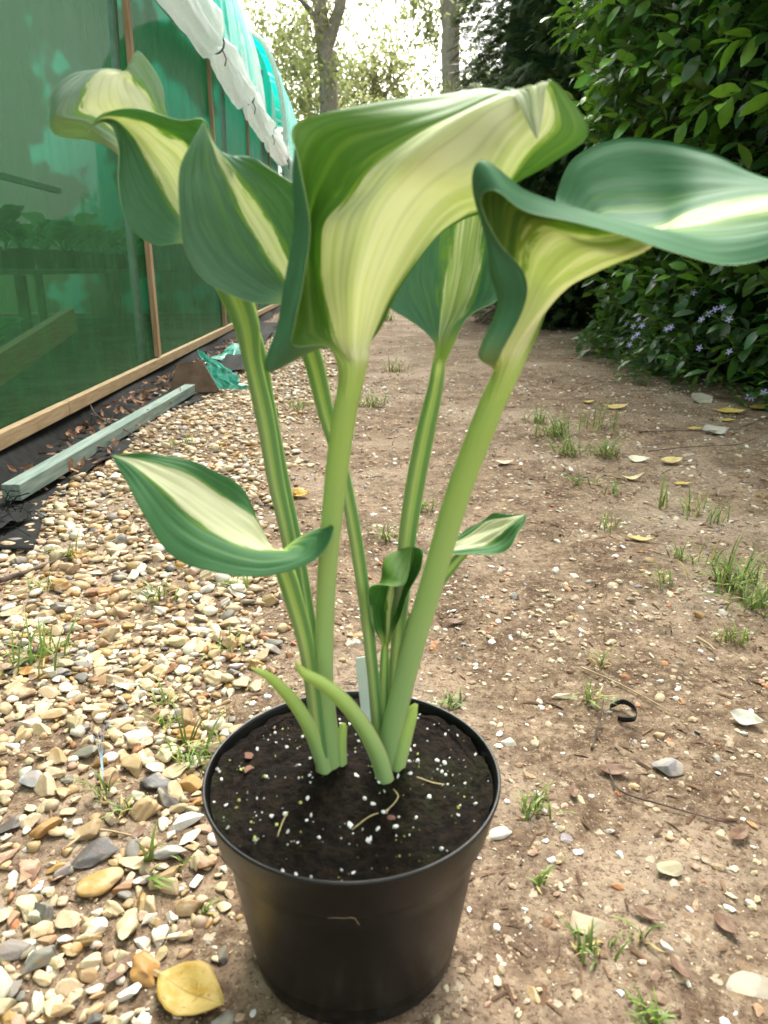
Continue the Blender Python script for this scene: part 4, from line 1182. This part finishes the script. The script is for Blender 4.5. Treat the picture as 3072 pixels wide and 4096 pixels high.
for k, (vx, vy, ln, rz, lb) in enumerate([
    (985, 1333, .030, .1, 'wide brown dead leaf flat on the path behind the hosta stalks'),
    (1600, 1790, .026, .6, 'brown dead leaf at the end of the fine dark stalk'),
    (1400, 1975, .024, -.7, 'narrow brown dead leaf between the oval pebble and the sunken cream flint'),
    (1465, 2090, .022, 1.9, 'small brown dead leaf in front of the sunken cream flint'),
    (1570, 1990, .024, -1.2, 'brown dead leaf behind the wide crumbly flint'),
    (1330, 1650, .034, -.1, 'long brown dead leaf beside the pale grey pointed flint'),
    (262, 2090, .030, 1.1, 'brown dead leaf in the shingle beside the large yellow leaf'),
    (300, 1795, .018, 1.3, 'tiny brown dead leaf behind the single broad grass blade'),
    (1240, 1700, .020, 1.4, 'small upright brown dead leaf on the path right of the pot')]):
    fallen(vx, vy, ln, ln * random.uniform(.16, .26), rz, *BR, lb, .35, .1, .4)
# leaf litter heap by the tunnel foot
lv, lf, o_ = [], [], 0
for k in range(420):
    s = random.uniform(1.7, 5.2); l = random.uniform(.05, .24)
    if 2.4 < s < 3.3 and random.random() < .7: l = random.uniform(.05, .16)
    p = tp(s, l, .016 + .03 * random.random() * (1 if 2.3 < s < 3.2 else .3))
    ln = random.uniform(.008, .022)
    M = rotm(random.uniform(0, 6.3), random.gauss(0, .5), random.gauss(0, .5))
    q = np.array([(-1, 0, 0), (-.3, .45, .15), (.5, .35, .1), (1, 0, .25), (.5, -.35, .12), (-.3, -.45, .1), (0, 0, -.08)]) * ln
    lv.append(q @ np.array(M).T + np.array(p)); lf.append(np.array([(6, 0, 5), (6, 1, 0), (6, 2, 1), (6, 3, 2), (6, 4, 3), (6, 5, 4)]) + o_); o_ += 7
lt = mesh_np('leaf_litter', np.concatenate(lv), np.concatenate(lf), simple('dead_leaf', (.13, .06, .032), (.30, .17, .10), 25, .8), smooth=False)
tag(lt, 'brown dead leaf litter gathered along the tunnel foot', 'leaf litter', kind='stuff')
# bark and stalk crumbs on the path
lv, lf, o_ = [], [], 0
for k in range(4200):
    x = random.uniform(-.4, 1.2); y = .22 + 3.2 * random.random() ** 1.6
    if (x - POT.x) ** 2 + (y - POT.y) ** 2 < .08 ** 2: continue
    if any((x - a_) ** 2 + (y - b_) ** 2 < .02 ** 2 for a_, b_ in HEROS): continue
    ln = random.uniform(.002, .0085) * (1 + y * .3)
    M = rotm(random.uniform(0, 6.3), random.gauss(0, .25), random.gauss(0, .25))
    wd_ = random.uniform(.08, .3)
    q = np.array([(-1, -wd_, 0), (1, -wd_ * .6, .08), (1.05, wd_ * .6, .06), (-.9, wd_, .02), (0, 0, wd_ * .6)]) * ln
    lv.append(q @ np.array(M).T + np.array((x, y, float(gh(x, y)) + .001))); lf.append(np.array([(4, 0, 1), (4, 1, 2), (4, 2, 3), (4, 3, 0)]) + o_); o_ += 5
lt = mesh_np('bark_crumbs', np.concatenate(lv), np.concatenate(lf), simple('bark_crumb', (.06, .032, .018), (.20, .115, .065), 18, .85), smooth=False)
tag(lt, 'brown bark and stalk crumbs littering the earth path', 'bark crumbs', kind='stuff')

# ------------------------------------------------------------------ grass tufts
m = newmat('grass_blade'); t = NT(m)
s_ = t.sep(t.uv()); ob = t.node('ShaderNodeObjectInfo').outputs['Random']
a = t.node('ShaderNodeAttribute'); a.attribute_name = 'Col'
t.bsdf(a.outputs['Color'], .5, .35, None, .3)
M_GRASS = m
def tuft(vx, vy, h, n, spread, label, group=None, wide=.0016, dry=.2, seed=None):
    wide *= .72; spread *= 1.25
    rg = np.random.default_rng(int(vx * 3 + vy * 11))
    V, F, C, o_ = [], [], [], 0
    n = int(n * 1.5) if n > 6 else n
    for k in range(n):
        a = rg.uniform(0, 6.28); L = 1.2 * h * rg.uniform(.45, 1.1); lean = rg.uniform(.3, 1.25) * spread
        bx, by = rg.normal(0, (.30 if n > 14 else .12) * h, 2) if n > 4 else rg.normal(0, .05 * h, 2)
        isdry = rg.random() < dry
        c = np.array((.42, .35, .12)) if isdry else np.array((.135, .205, .042)) * rg.uniform(.7, 1.5)
        if isdry: lean *= 1.5; L *= .7
        wv = wide * rg.uniform(.7, 1.3)
        for i in range(6):
            f = i / 5
            an = min(1.5, lean * (.3 + f * 1.2))
            r_ = L * f * math.sin(an * .75); z = max(.001, L * f * math.cos(an * .8))
            wf = wv * (1 - f ** 2.2) + .0001
            for sg in (-1, 1):
                V.append((bx + r_ * math.cos(a) - sg * wf * math.sin(a), by + r_ * math.sin(a) + sg * wf * math.cos(a), z)); C.append(c * (.85 + .4 * f))
        F += [tuple(q + o_ for q in r__) for r__ in [(i * 2, i * 2 + 1, i * 2 + 3, i * 2 + 2) for i in range(5)]]; o_ += 12
    o = mesh_np('grass_tuft', V, F, M_GRASS, col=np.array(C))
    o.location = on_ground(vx, vy)
    tag(o, label, 'grass', group)
tuft(85, 1432, .062, 26, .9, 'large spreading grass tuft growing in the shingle', wide=.0020)
tuft(318, 1862, .052, 4, .5, 'single broad upright grass blade in front of the shingle edge', wide=.0030, dry=0)
tuft(315, 1900, .030, 4, 1.2, 'low broad grass shoots at the foot of the upright blade', wide=.0022, dry=0)
tuft(152, 1200, .055, 9, .8, 'thin grass tuft beside the thick dark twig', wide=.0018)
tuft(90, 1275, .03, 22, .9, 'short yellowish grass patch beside the thick dark twig', wide=.0012, dry=.5)
tuft(335, 1290, .05, 14, .9, 'grass tuft under the low hosta leaf', wide=.0018)
tuft(355, 1510, .035, 9, .9, 'small grass sprout in shingle left of the pot')
tuft(355, 1560, .032, 9, .9, 'small grass sprout below another in the shingle')
tuft(430, 1610, .05, 12, .8, 'upright grass clump at the left of the pot', wide=.0018)
tuft(415, 1640, .035, 10, .9, 'short grass clump touching the pot shadow')
tuft(490, 1395, .03, 14, .9, 'little grass patch at the shingle edge behind the pot')
tuft(225, 1715, .035, 9, .9, 'grass sprig by the pale blue twine')
tuft(270, 1745, .030, 8, 1.0, 'flattened grass sprig in shingle above the upright blade')
tuft(395, 1865, .020, 6, .9, 'tiny grass sprig beside the grey and white flint')
tuft(440, 1960, .018, 6, 1.1, 'bright small sprig beside the lower pot wall')
tuft(505, 1265, .035, 12, .9, 'grass tuft just behind the low leaf')
tuft(1200, 940, .085, 44, .8, 'tall bright grass clump on the far path', wide=.0024)
tuft(1285, 925, .095, 10, .5, 'tallest grass blades on the far path by bright clump', wide=.0028)
tuft(1230, 975, .07, 44, .9, 'low spread grass in front of the bright clump', dry=.35, wide=.002)
tuft(1310, 980, .07, 34, .9, 'grass clump right of the bright one', dry=.3, wide=.002)
tuft(1260, 1040, .05, 14, .8, 'small tuft below the bright clump', wide=.002)
tuft(1160, 910, .065, 30, .9, 'small tuft left of the bright clump', wide=.002)
tuft(1418, 1090, .07, 6, .35, 'slim upright weed shoot on the open path', wide=.003, dry=.1)
tuft(1320, 1140, .045, 12, .7, 'small upright grass tuft on the open path')
tuft(1330, 1060, .04, 10, .8, 'sparse grass on the path beyond the upright tuft')
tuft(1590, 1265, .07, 64, .9, 'dense bright grass clump at the right of the path', wide=.0019, dry=.2)
tuft(1545, 1215, .07, 10, .5, 'thin tall grass blades behind the dense clump', wide=.0018)
tuft(1640, 1310, .06, 36, .9, 'grass clump in front of the dense one', wide=.0018)
tuft(1500, 1100, .055, 16, .7, 'grass tuft between pale leaves', wide=.0018)
tuft(1540, 1120, .05, 14, .7, 'leafy grass tuft beside the pale stone', wide=.0018)
tuft(1470, 1200, .03, 14, .8, 'short grass tuft before the dense clump')
tuft(1430, 1255, .035, 12, .6, 'small light grass tuft on the path')
tuft(1580, 1375, .035, 22, .7, 'isolated light green grass tuft on the right', dry=.35)
tuft(1300, 1430, .035, 7, .9, 'dry wiry sprig on the path', dry=.5)
tuft(1270, 1500, .035, 12, .9, 'thin grass sprig near the long pale stem')
tuft(970, 1500, .025, 10, 1.0, 'small leafy sprig just behind the pot rim', wide=.002, dry=0)
tuft(1155, 1745, .026, 14, .7, 'small grass tuft on the path at the right of the pot')
tuft(1160, 1900, .020, 7, .9, 'dry little sprig low at the right of the pot', dry=.4)
tuft(1270, 2040, .022, 14, .8, 'grass tuft against the sunken cream flint')
tuft(1390, 2020, .026, 7, .6, 'thin sprig on the path right of the sunken flint')
tuft(1400, 2200, .02, 16, .9, 'grass tuft at the very front of the path')
tuft(800, 870, .08, 30, .9, 'low grass patch far along the path', wide=.0028)
tuft(855, 800, .09, 34, .9, 'thin grass patch far down the path centre', wide=.003, dry=.4)
tuft(920, 1100, .04, 16, .8, 'grass tuft behind the grooved stalk')
tuft(840, 1160, .045, 16, .9, 'sparse grass between the stalks', dry=.5)
tuft(650, 880, .06, 20, .8, 'grass tuft at the far shingle edge', wide=.0022)
tuft(590, 900, .055, 14, .8, 'thin grass tuft in the far shingle', wide=.002)
tuft(740, 690, .14, 60, .9, 'wide faint grass patch at the far end of the path', wide=.004, dry=.4)
tuft(830, 690, .14, 70, .9, 'second wide grass patch at the far end', wide=.004, dry=.4)
tuft(400, 960, .05, 10, .7, 'grass sprig at the membrane edge', wide=.0018)

# ------------------------------------------------------------------ hedge
def leaf_proto(n=5, wf=.24, fold=.18, droop=.25):
    V = []
    for i in range(n):
        f = i / (n - 1)
        ww = wf * math.sin(math.pi * (f * .9 + .06)) ** .8 if 0 < i < n - 1 else .012
        z = -droop * f * f
        V += [(f, -ww, z + fold * ww), (f, 0, z), (f, ww, z + fold * ww)]
    return np.array(V), grid_faces(n, 3)
LPV, LPF = leaf_proto()
m = newmat('hedge_leaf'); t = NT(m)
a = t.node('ShaderNodeAttribute'); a.attribute_name = 'Col'
n = t.noise(t.pos(), 40, 2)
c = t.mix(t.math('MULTIPLY', t.ss(n, .4, .7), .3), a.outputs['Color'], (.02, .06, .012))
t.bsdf(c, .34, .5, None, .28, t.mix(.5, c, (.25, .45, .03)))
M_HL = m
m = newmat('hedge_leaf_single'); t = NT(m)
c = t.node('ShaderNodeObjectInfo').outputs['Color']
n = t.noise(t.pos(), 40, 2)
c = t.mix(t.math('MULTIPLY', t.ss(n, .4, .7), .3), c, (.02, .06, .012))
t.bsdf(c, .34, .5, None, .28, t.mix(.5, c, (.25, .45, .03)))
M_HL1 = m
hedge = empty('hedge', (1.55, 3.6, 0))
tag(hedge, 'tall broad-leaved evergreen hedge along the right of the path', 'hedge')
def hedge_face(y, z):                    # x of the leafy face
    base = np.interp(y, [1.4, 2.2, 2.8, 3.6, 4.5, 5.2, 6.0], [1.62, 1.48, 1.33, 1.20, 1.26, 1.60, 2.2])
    over = np.interp(z, [0, .3, .7, 1.1, 1.6, 2.2, 3.0], [.10, .16, .14, .02, -.13, -.20, -.10])
    return base + over + .13 * mnoise.noise(Vector((y * 1.7, z * 1.9, 4))) + .07 * mnoise.noise(Vector((y * 5, z * 5, 8)))
hl = []                                  # base, direction, normal, size, colour
hr = np.random.default_rng(12)
stems = []
def hedge_leaf_at(p, d, size, bright, depth):
    d = d / np.linalg.norm(d)
    side = np.cross(d, np.array((0, 0, 1.0))) + hr.normal(0, .35, 3)
    side -= d * (side @ d); side /= np.linalg.norm(side)
    nn = np.cross(side, d)
    if nn[2] < 0 and hr.random() < .8: side, nn = -side, -nn
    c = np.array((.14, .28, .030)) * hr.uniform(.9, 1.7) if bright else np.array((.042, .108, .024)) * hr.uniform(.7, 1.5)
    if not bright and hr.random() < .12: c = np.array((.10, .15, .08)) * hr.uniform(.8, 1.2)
    hl.append((p, d, side, nn, size, c, depth))
def sprig(y, z, depth, bright):
    x = hedge_face(y, z) + depth
    out_d = np.array((-1, hr.normal(0, .6), hr.normal(.12, .5)))
    out_d /= np.linalg.norm(out_d)
    L = hr.uniform(.10, .26)
    n = hr.integers(5, 10)
    base = np.array((x, y, z))
    if depth < .1 : stems.append((base - out_d * .12, base + out_d * L))
    for k in range(n):
        f = k / n
        a = k * 2.4 + hr.uniform(0, 1)
        per = np.cross(out_d, np.array((0, 0, 1.))); per /= np.linalg.norm(per); per2 = np.cross(out_d, per)
        d = out_d * (.35 + .6 * f) + (per * math.cos(a) + per2 * math.sin(a)) * .9 * (1.1 - f * .6) + np.array((0, 0, -.12))
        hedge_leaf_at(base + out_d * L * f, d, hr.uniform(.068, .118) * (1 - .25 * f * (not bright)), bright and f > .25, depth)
for k in range(2000):
    y, z = hr.uniform(1.5, 5.6), hr.uniform(.02, 3.1)
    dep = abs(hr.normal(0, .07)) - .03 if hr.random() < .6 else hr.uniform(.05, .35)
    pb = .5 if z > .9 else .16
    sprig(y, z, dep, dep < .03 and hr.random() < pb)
scored = []
for i, (p, d, side, nn, size, c, dep) in enumerate(hl):
    u, v, dd = proj(p + d * size * .5)
    ok = 0 < u < 3072 and 0 < v < 4096 and dep < .03
    if ok and (u < 2400 and v > 1200): ok = True
    if ok and 560 < v < 1060 and u < 3072: ok = u > 2360 and v < 620        # behind the broad leaf
    face = abs(nn @ (p - np.array((0, 0, CAM_H)))) / dd
    scored.append((-(size / dd) * face if ok else 0, i))
scored.sort()
one = set(i for s_, i in scored[:300] if s_ < 0)
lme = mesh_np('leaf', LPV, LPF, M_HL1, link=False)
HV, HF, HC = [], [], []
o_ = 0
for i, (p, d, side, nn, size, c, dep) in enumerate(hl):
    B = np.stack([d, side, nn], 1) * size
    if i in one:
        o = link_obj('leaf', lme)
        M = Matrix(B.tolist()).to_4x4(); M.translation = Vector(p)
        o.matrix_world = M
        o.color = (*c, 1); o.parent = hedge; o.matrix_parent_inverse = Matrix.Translation(-hedge.location)
        continue
    HV.append(LPV @ B.T + p); HF.append(LPF + o_); o_ += len(LPV); HC.append(np.tile(c, (len(LPV), 1)))
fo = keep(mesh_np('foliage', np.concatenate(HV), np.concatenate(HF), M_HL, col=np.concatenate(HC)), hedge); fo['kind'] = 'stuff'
bb = MB()
for a_, b_ in stems[:900]: bb.tube([a_, (a_ + b_) / 2 + np.array((0, 0, -.006)), b_], [.003, .0022, .0012], 4)
so = keep(bb.build('twigs', simple('hedge_twig', (.06, .05, .03), (.12, .11, .05), 30, .8)), hedge); so['kind'] = 'stuff'
# solid core of the hedge, its inner shade painted as near-black green
ys, zs = np.linspace(1.3, 6.0, 60), np.linspace(-.02, 3.15, 40)
m_in = simple('inner_shade', (.006, .014, .005), (.016, .032, .010), 14, .95, .1, bump=1, bdist=.03)
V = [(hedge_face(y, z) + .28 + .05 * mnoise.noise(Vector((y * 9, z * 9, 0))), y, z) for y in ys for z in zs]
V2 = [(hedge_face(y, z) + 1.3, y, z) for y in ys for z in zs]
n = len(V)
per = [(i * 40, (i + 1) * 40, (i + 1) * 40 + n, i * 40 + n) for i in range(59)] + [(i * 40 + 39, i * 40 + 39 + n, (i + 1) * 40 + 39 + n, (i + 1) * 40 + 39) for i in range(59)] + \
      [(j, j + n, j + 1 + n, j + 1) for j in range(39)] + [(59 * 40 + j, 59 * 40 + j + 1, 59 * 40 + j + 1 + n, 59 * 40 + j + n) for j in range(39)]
keep(mesh_np('dark_core', V + V2, np.concatenate([grid_faces(60, 40), grid_faces(60, 40, n, True), np.array(per)]), m_in), hedge)

# periwinkle at the hedge foot
peri = empty('periwinkle', (1.3, 3.4, 0))
tag(peri, 'low periwinkle with small lilac flowers at the foot of the hedge', 'plant')
PV, PF, PC, o_ = [], [], [], 0
lp2v, lp2f = leaf_proto(4, .26, .15, .2)
for k in range(1500):
    y = hr.uniform(1.7, 5.3); bx = hedge_face(y, .1)
    x = bx - .22 + .30 * hr.random() ** .8 + .03 * math.sin(y * 9)
    z = max(.01, (.05 + .42 * max(0, (x - bx + .2)) / .3) * hr.uniform(.2, 1.1))
    a = hr.uniform(0, 6.28)
    for q in range(2):
        d = np.array((math.cos(a + q * 3.14), math.sin(a + q * 3.14), hr.normal(.15, .3))); d /= np.linalg.norm(d)
        side = np.cross(d, (0, 0, 1)); side /= np.linalg.norm(side); nn = np.cross(side, d)
        if nn[2] < 0: side, nn = -side, -nn
        s = hr.uniform(.022, .045)
        B = np.stack([d, side, nn], 1) * s
        PV.append(lp2v @ B.T + np.array((x, y, z))); PF.append(lp2f + o_); o_ += len(lp2v)
        c = np.array((.035, .095, .022)) * hr.uniform(.6, 1.6) if hr.random() < .8 else np.array((.10, .20, .03))
        PC.append(np.tile(c, (len(lp2v), 1)))
fo = keep(mesh_np('foliage', np.concatenate(PV), np.concatenate(PF), M_HL, col=np.concatenate(PC)), peri); fo['kind'] = 'stuff'
m_lil = simple('lilac_petal', (.36, .30, .62), (.52, .46, .74), 60, .6, .3, transl=.25, bump=0)
m_eye = simple('flower_eye', (.65, .65, .55), (.75, .75, .65), 60, .6)
V, F = [], []
for k in range(5):
    a = k * 2 * math.pi / 5
    pts = [(.12, -.10), (.55, -.22), (.98, -.16), (1.0, .24), (.5, .22), (.12, .10)]
    o_ = len(V)
    for r_, s in pts: V.append((r_ * math.cos(a) - s * math.sin(a), r_ * math.sin(a) + s * math.cos(a), .22 * r_ - .18 * r_ * r_ + .05 * s))
    F += [(o_, o_ + 1, o_ + 4, o_ + 5), (o_ + 1, o_ + 2, o_ + 3, o_ + 4)]
fme = mesh_np('flower', V, F, m_lil, link=False)
V, F = lathe([(0, .05), (.12, .07), (.16, .03), (.05, -.5), (0, -.5)], 8)
bb = MB(); bb.add(V, F); eye0 = bb.build('flower_tube', m_eye); eme = eye0.data; bpy.data.objects.remove(eye0)
for vx, vy in [(1532, 678), (1545, 668), (1560, 664), (1498, 632), (1440, 711), (1450, 707), (1368, 705), (1387, 704), (1377, 722), (1342, 733), (1332, 735), (1368, 729), (1360, 745), (1380, 690), (1354, 700), (1575, 760), (1511, 752), (1650, 848), (1620, 900), (1610, 912), (1440, 770), (1575, 690), (1515, 690)]:
    r_ = ray(vx, vy); tt = 3.0                         # march to the leafy face
    for tt in np.linspace(1.5, 6, 400):
        p = Vector((0, 0, CAM_H)) + r_ * tt
        if p.x > hedge_face(p.y, max(p.z, .02)) - .10 - .06 * (p.z < .3): break
    p.z = max(p.z, .03)
    f = link_obj('flower', fme); f.parent = peri; f.matrix_parent_inverse = Matrix.Translation(-peri.location)
    f.location = p; f.scale = (.0145,) * 3
    f.rotation_euler = Vector((-.75 + random.uniform(-.4, .3), -.6 + random.uniform(-.4, .4), .5)).to_track_quat('Z', 'Y').to_euler()
    e = link_obj('flower_tube', eme, f)

# ------------------------------------------------------------------ conifers behind the hedge
def frond():
    V, F = [], []
    def strip(x0, y0, dx, dy, L, w_, z0):
        o_ = len(V); d = np.array((dx, dy)); d = d / np.linalg.norm(d); s = np.array((-d[1], d[0]))
        for f, ww in ((0, w_ * .6), (.55, w_), (1, .1 * w_)):
            for sg in (-1, 1):
                V.append((x0 + d[0] * L * f + s[0] * ww * sg, y0 + d[1] * L * f + s[1] * ww * sg, z0 - .25 * (x0 + L * f) ** 2))
        F.extend([(o_, o_ + 1, o_ + 3, o_ + 2), (o_ + 2, o_ + 3, o_ + 5, o_ + 4)])
    strip(0, 0, 1, 0, 1, .03, 0)
    for k in range(6):
        x = .12 + k * .14
        for sg in (-1, 1): strip(x, 0, .75, sg * .65, .42 * (1 - .55 * k / 6), .035, 0)
    return np.array(V), np.array(F)
FRV, FRF = frond()
m = newmat('conifer_spray'); t = NT(m)
a = t.node('ShaderNodeAttribute'); a.attribute_name = 'Col'
t.bsdf(a.outputs['Color'], .6, .3, None, .25)
M_CON = m
m_bark = simple('tree_bark', (.17, .145, .115), (.30, .265, .22), 12, .9, .1, stretch=(6, 6, 1), bump=.8, bdist=.02)
def conifer(cx, cy, r0, h, n, label, seed):
    e = empty('conifer_tree', (cx, cy, 0)); tag(e, label, 'tree')
    bb = MB(); bb.tube([(0, 0, -.05), (0, 0, h * .5), (.05, 0, h)], [.16, .11, .02], 10); bb.build('trunk', m_bark, e)
    cr_ = np.random.default_rng(seed); V, F, C, o_ = [], [], [], 0
    prof = lambda z: r0 * (np.interp(z / h, [0, .05, .25, .6, 1], [.85, .95, 1, .72, .05]))
    while n:
        z = h * cr_.random(); a = cr_.uniform(0, 6.28)
        bul = 1 + .16 * mnoise.noise(Vector((math.cos(a) * 2, math.sin(a) * 2, z * 1.3 + seed)))
        dep = cr_.random() ** 2 * .4
        r_ = prof(z) * bul - dep
        if r_ < 0: continue
        p = np.array((r_ * math.cos(a), r_ * math.sin(a), z))
        if p[1] > .25 * r0 or p[0] > .75 * r0 or (z > 5.5 and n % 4): continue                 # far side never seen
        n -= 1
        d = np.array((math.cos(a), math.sin(a), cr_.normal(-.15, .3))) + cr_.normal(0, .28, 3); d /= np.linalg.norm(d)
        side = np.cross(d, (0, 0, 1)) + cr_.normal(0, .5, 3); side -= d * (side @ d); side /= np.linalg.norm(side); nn = np.cross(side, d)
        s = cr_.uniform(.08, .18); B = np.stack([d, side, nn], 1) * s
        V.append(FRV @ B.T + p); F.append(FRF + o_); o_ += len(FRV)
        lum = np.clip(1.15 - dep * 2, .35, 1.2) if False else 1
        C.append(np.tile(np.array((.045, .068, .018)) * cr_.uniform(.65, 1.5), (len(FRV), 1)))
    cw = mesh_np('crown', np.concatenate(V), np.concatenate(F), M_CON, e, col=np.concatenate(C)); cw['kind'] = 'stuff'
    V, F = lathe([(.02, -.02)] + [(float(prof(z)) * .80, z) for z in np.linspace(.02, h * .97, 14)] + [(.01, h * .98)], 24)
    bb = MB(); bb.add(V, F); bb.build('dark_core', m_in, e)  # core stops see-through; the crown's inner shade is in its dark colour
conifer(2.15, 7.3, 1.45, 7.5, 12000, 'dense dark conifer standing just beyond the broad-leaved hedge', 3)
conifer(2.5, 9.8, 1.5, 8.5, 5000, 'second dark conifer further along, behind the first', 5)
conifer(2.9, 12.6, 1.5, 8.0, 3000, 'farthest conifer along the right side of the path', 8)

# ------------------------------------------------------------------ broadleaf trees at the end of the path
m = newmat('tree_leaf'); t = NT(m)
a = t.node('ShaderNodeAttribute'); a.attribute_name = 'Col'
t.bsdf(a.outputs['Color'], .5, .3, None, .6, t.mix(.5, a.outputs['Color'], (.42, .45, .18)))
M_TL = m
def far_tree(limbs, blobs, n, size, label, seed, trunk_r):
    """limbs: lists of (vx, vy, Y, r); blobs: (vx, vy, Y, radius m, weight)"""
    b0 = limbs[0][0]
    p0 = at(b0[0], b0[1], b0[2]); base = Vector((p0.x, p0.y, 0))
    e = empty('broadleaf_tree', base); tag(e, label, 'tree')
    for k, L in enumerate(limbs):
        P = [[*at(a, b_, Y), r_] for a, b_, Y, r_ in L]
        if k == 0: P = [[P[0][0], P[0][1], -.05, P[0][3] * 1.25]] + P
        C = crom(np.array(P), 24)
        bb = MB(); bb.tube([Vector(c[:3]) for c in C], list(np.abs(C[:, 3])), 8)
        keep(bb.build('trunk' if k == 0 else 'branch', m_bark), e)
    cr_ = np.random.default_rng(seed)
    W = np.array([b_[4] for b_ in blobs]); W = W / W.sum()
    q = np.array([(-.5, 0, 0), (0, .3, .06), (.5, 0, 0), (0, -.3, .06)])
    idx = cr_.choice(len(blobs), n, p=W)
    # clumps inside each blob
    cl = [[cr_.normal(0, .5, 3) for _ in range(26)] for _ in blobs]
    V, C = [], []
    for i in idx:
        vx, vy, Y, rad, _ = blobs[i]
        c = np.array(at(vx, vy, Y))
        p = c + (cl[i][cr_.integers(26)] + cr_.normal(0, .20, 3)) * rad * np.array((1, 1, .8))
        d = cr_.normal(size=3); d /= np.linalg.norm(d); s = np.cross(d, cr_.normal(size=3)); s /= np.linalg.norm(s); nn = np.cross(d, s)
        V.append(q @ (np.stack([d, s, nn], 1) * size * cr_.uniform(.6, 1.3)).T + p)
        C.append(np.tile(np.array((.14, .165, .065)) * cr_.uniform(.6, 1.5), (4, 1)))
    o = keep(mesh_np('crown', np.concatenate(V), np.arange(4 * n).reshape(-1, 4), M_TL, smooth=False, col=np.concatenate(C)), e); o['kind'] = 'stuff'
far_tree([[(712, 460, 16, .19), (711, 240, 16, .175), (708, 150, 16, .17), (700, 90, 16, .15), (692, 20, 16, .12), (690, -160, 16, .09)],
          [(703, 110, 16, .13), (722, 50, 16, .115), (738, -10, 16, .10), (750, -180, 16, .07)],
          [(690, 20, 16, .08), (672, -20, 16.2, .06), (640, -120, 16.4, .04)],
          [(700, 70, 16, .06), (668, 20, 15.8, .05), (650, 0, 15.6, .04), (600, -60, 15.3, .02)]],
         [(610, 40, 16, .9, 1.2), (640, 100, 16, .8, .9), (665, 175, 16, .8, 1.2), (640, 235, 16.2, .8, 1), (690, 60, 16.5, .8, .8), (600, 150, 17, .8, .7), (745, -110, 16, 1.0, .6), (660, -120, 16, 1.8, 2), (720, 250, 17, .9, .9), (745, -30, 16.5, .3, .1)],
         5600, .105, 'forked slender tree at the far end of the path, pale against the sky', 21, .2)
far_tree([[(973, 430, 15, .17), (974, 200, 15, .16), (973, 100, 15, .16), (976, 20, 15, .14), (980, -200, 15, .1)],
          [(974, 110, 15, .07), (962, 60, 15, .06), (955, 0, 15.2, .05), (930, -120, 15.4, .03)],
          [(976, 60, 15, .06), (990, 10, 14.9, .05), (1010, -60, 14.8, .03)]],
         [(920, 20, 15.4, .5, .8), (890, 25, 15.6, .3, .2), (935, 70, 15.4, .4, .5), (1000, 20, 15, .45, .5), (1010, 200, 15, .7, 1), (960, 215, 15.5, .6, .7), (1040, 160, 15, .6, .7), (960, -120, 15, 1.6, 2), (1030, 260, 15.2, .8, 1)],
         3400, .10, 'straight trunked tree beside the conifers at the path end', 22, .2)
far_tree([[(668, 460, 20, .10), (664, 250, 20, .09), (664, 130, 20, .07), (660, 0, 20, .04)], [(664, 200, 20, .05), (650, 150, 20, .04), (640, 110, 20.2, .02)]],
         [(650, 120, 20, 1.0, 1), (620, 190, 20, 1.1, 1.1), (690, 190, 20.5, 1, 1), (600, 90, 20, 1, .8), (660, 270, 20, 1.2, 1.2), (620, 270, 20, 1.2, 1.2), (600, 10, 20, 1.2, 1)],
         2800, .115, 'thin leaning sapling left of the forked tree', 23, .1)
far_tree([[(815, 460, 19, .16), (815, 300, 19, .14), (812, 200, 19, .10), (805, 120, 19, .05)], [(813, 230, 19, .06), (850, 180, 19.2, .04), (880, 150, 19.3, .02)]],
         [(800, 150, 19, .9, 1.3), (835, 140, 19, .8, 1.1), (770, 190, 19, .8, 1), (800, 225, 19, .9, 1.2), (845, 195, 19, .4, .3), (745, 215, 19, .8, .8), (860, 140, 19, .3, .2), (755, 150, 19.4, .4, .3), (830, 290, 19, 1.4, 1.6), (900, 290, 19, 1.3, 1.2), (760, 290, 19, 1.2, 1.2)],
         5000, .11, 'rounded leafy tree between the forked and straight trees', 24, .15)
# undergrowth closing the end of the path
for k, (x, y, r_, h) in enumerate([(-2.6, 18.2, 1.7, 1.9), (.3, 18.8, 1.8, 2.0), (3.0, 18.0, 1.8, 2.2), (-5.6, 19, 1.9, 2.3), (6.2, 18, 2, 2.4)]):
    e = empty('shrub', (x, y, 0))
    tag(e, ['leafy green shrub behind the end of the second tunnel', 'leafy green shrub closing the middle of the path end', 'leafy green shrub at the foot of the straight tree', 'leafy shrub far behind both tunnels', 'leafy shrub far behind the conifers'][k], 'shrub')
    bb = MB()
    for j in range(6):
        a = j * 1.05; bb.tube([(0, 0, -.02), (.3 * r_ * math.cos(a), .3 * r_ * math.sin(a), h * .4), (.6 * r_ * math.cos(a), .6 * r_ * math.sin(a), h * .75)], [.04, .03, .012], 5)
    bb.build('stems', m_bark, e)
    n = 2600; cr_ = np.random.default_rng(60 + k)
    P = cr_.normal(size=(n, 3)); P /= np.linalg.norm(P, axis=1, keepdims=True); P *= (cr_.random((n, 1)) ** .4) * np.array((r_, r_, h * .55)); P[:, 2] += h * .5
    P = P[P[:, 2] > .05]
    q = np.array([(-.5, 0, 0), (0, .3, .06), (.5, 0, 0), (0, -.3, .06)]); V, C = [], []
    for p in P:
        d = cr_.normal(size=3); d /= np.linalg.norm(d); s = np.cross(d, cr_.normal(size=3)); s /= np.linalg.norm(s)
        V.append(q @ (np.stack([d, s, np.cross(d, s)], 1) * cr_.uniform(.13, .26)).T + p); C.append(np.tile(np.array((.05, .095, .02)) * cr_.uniform(.6, 1.4), (4, 1)))
    o = mesh_np('crown', np.concatenate(V), np.arange(4 * len(P)).reshape(-1, 4), M_TL, e, smooth=False, col=np.concatenate(C)); o['kind'] = 'stuff'
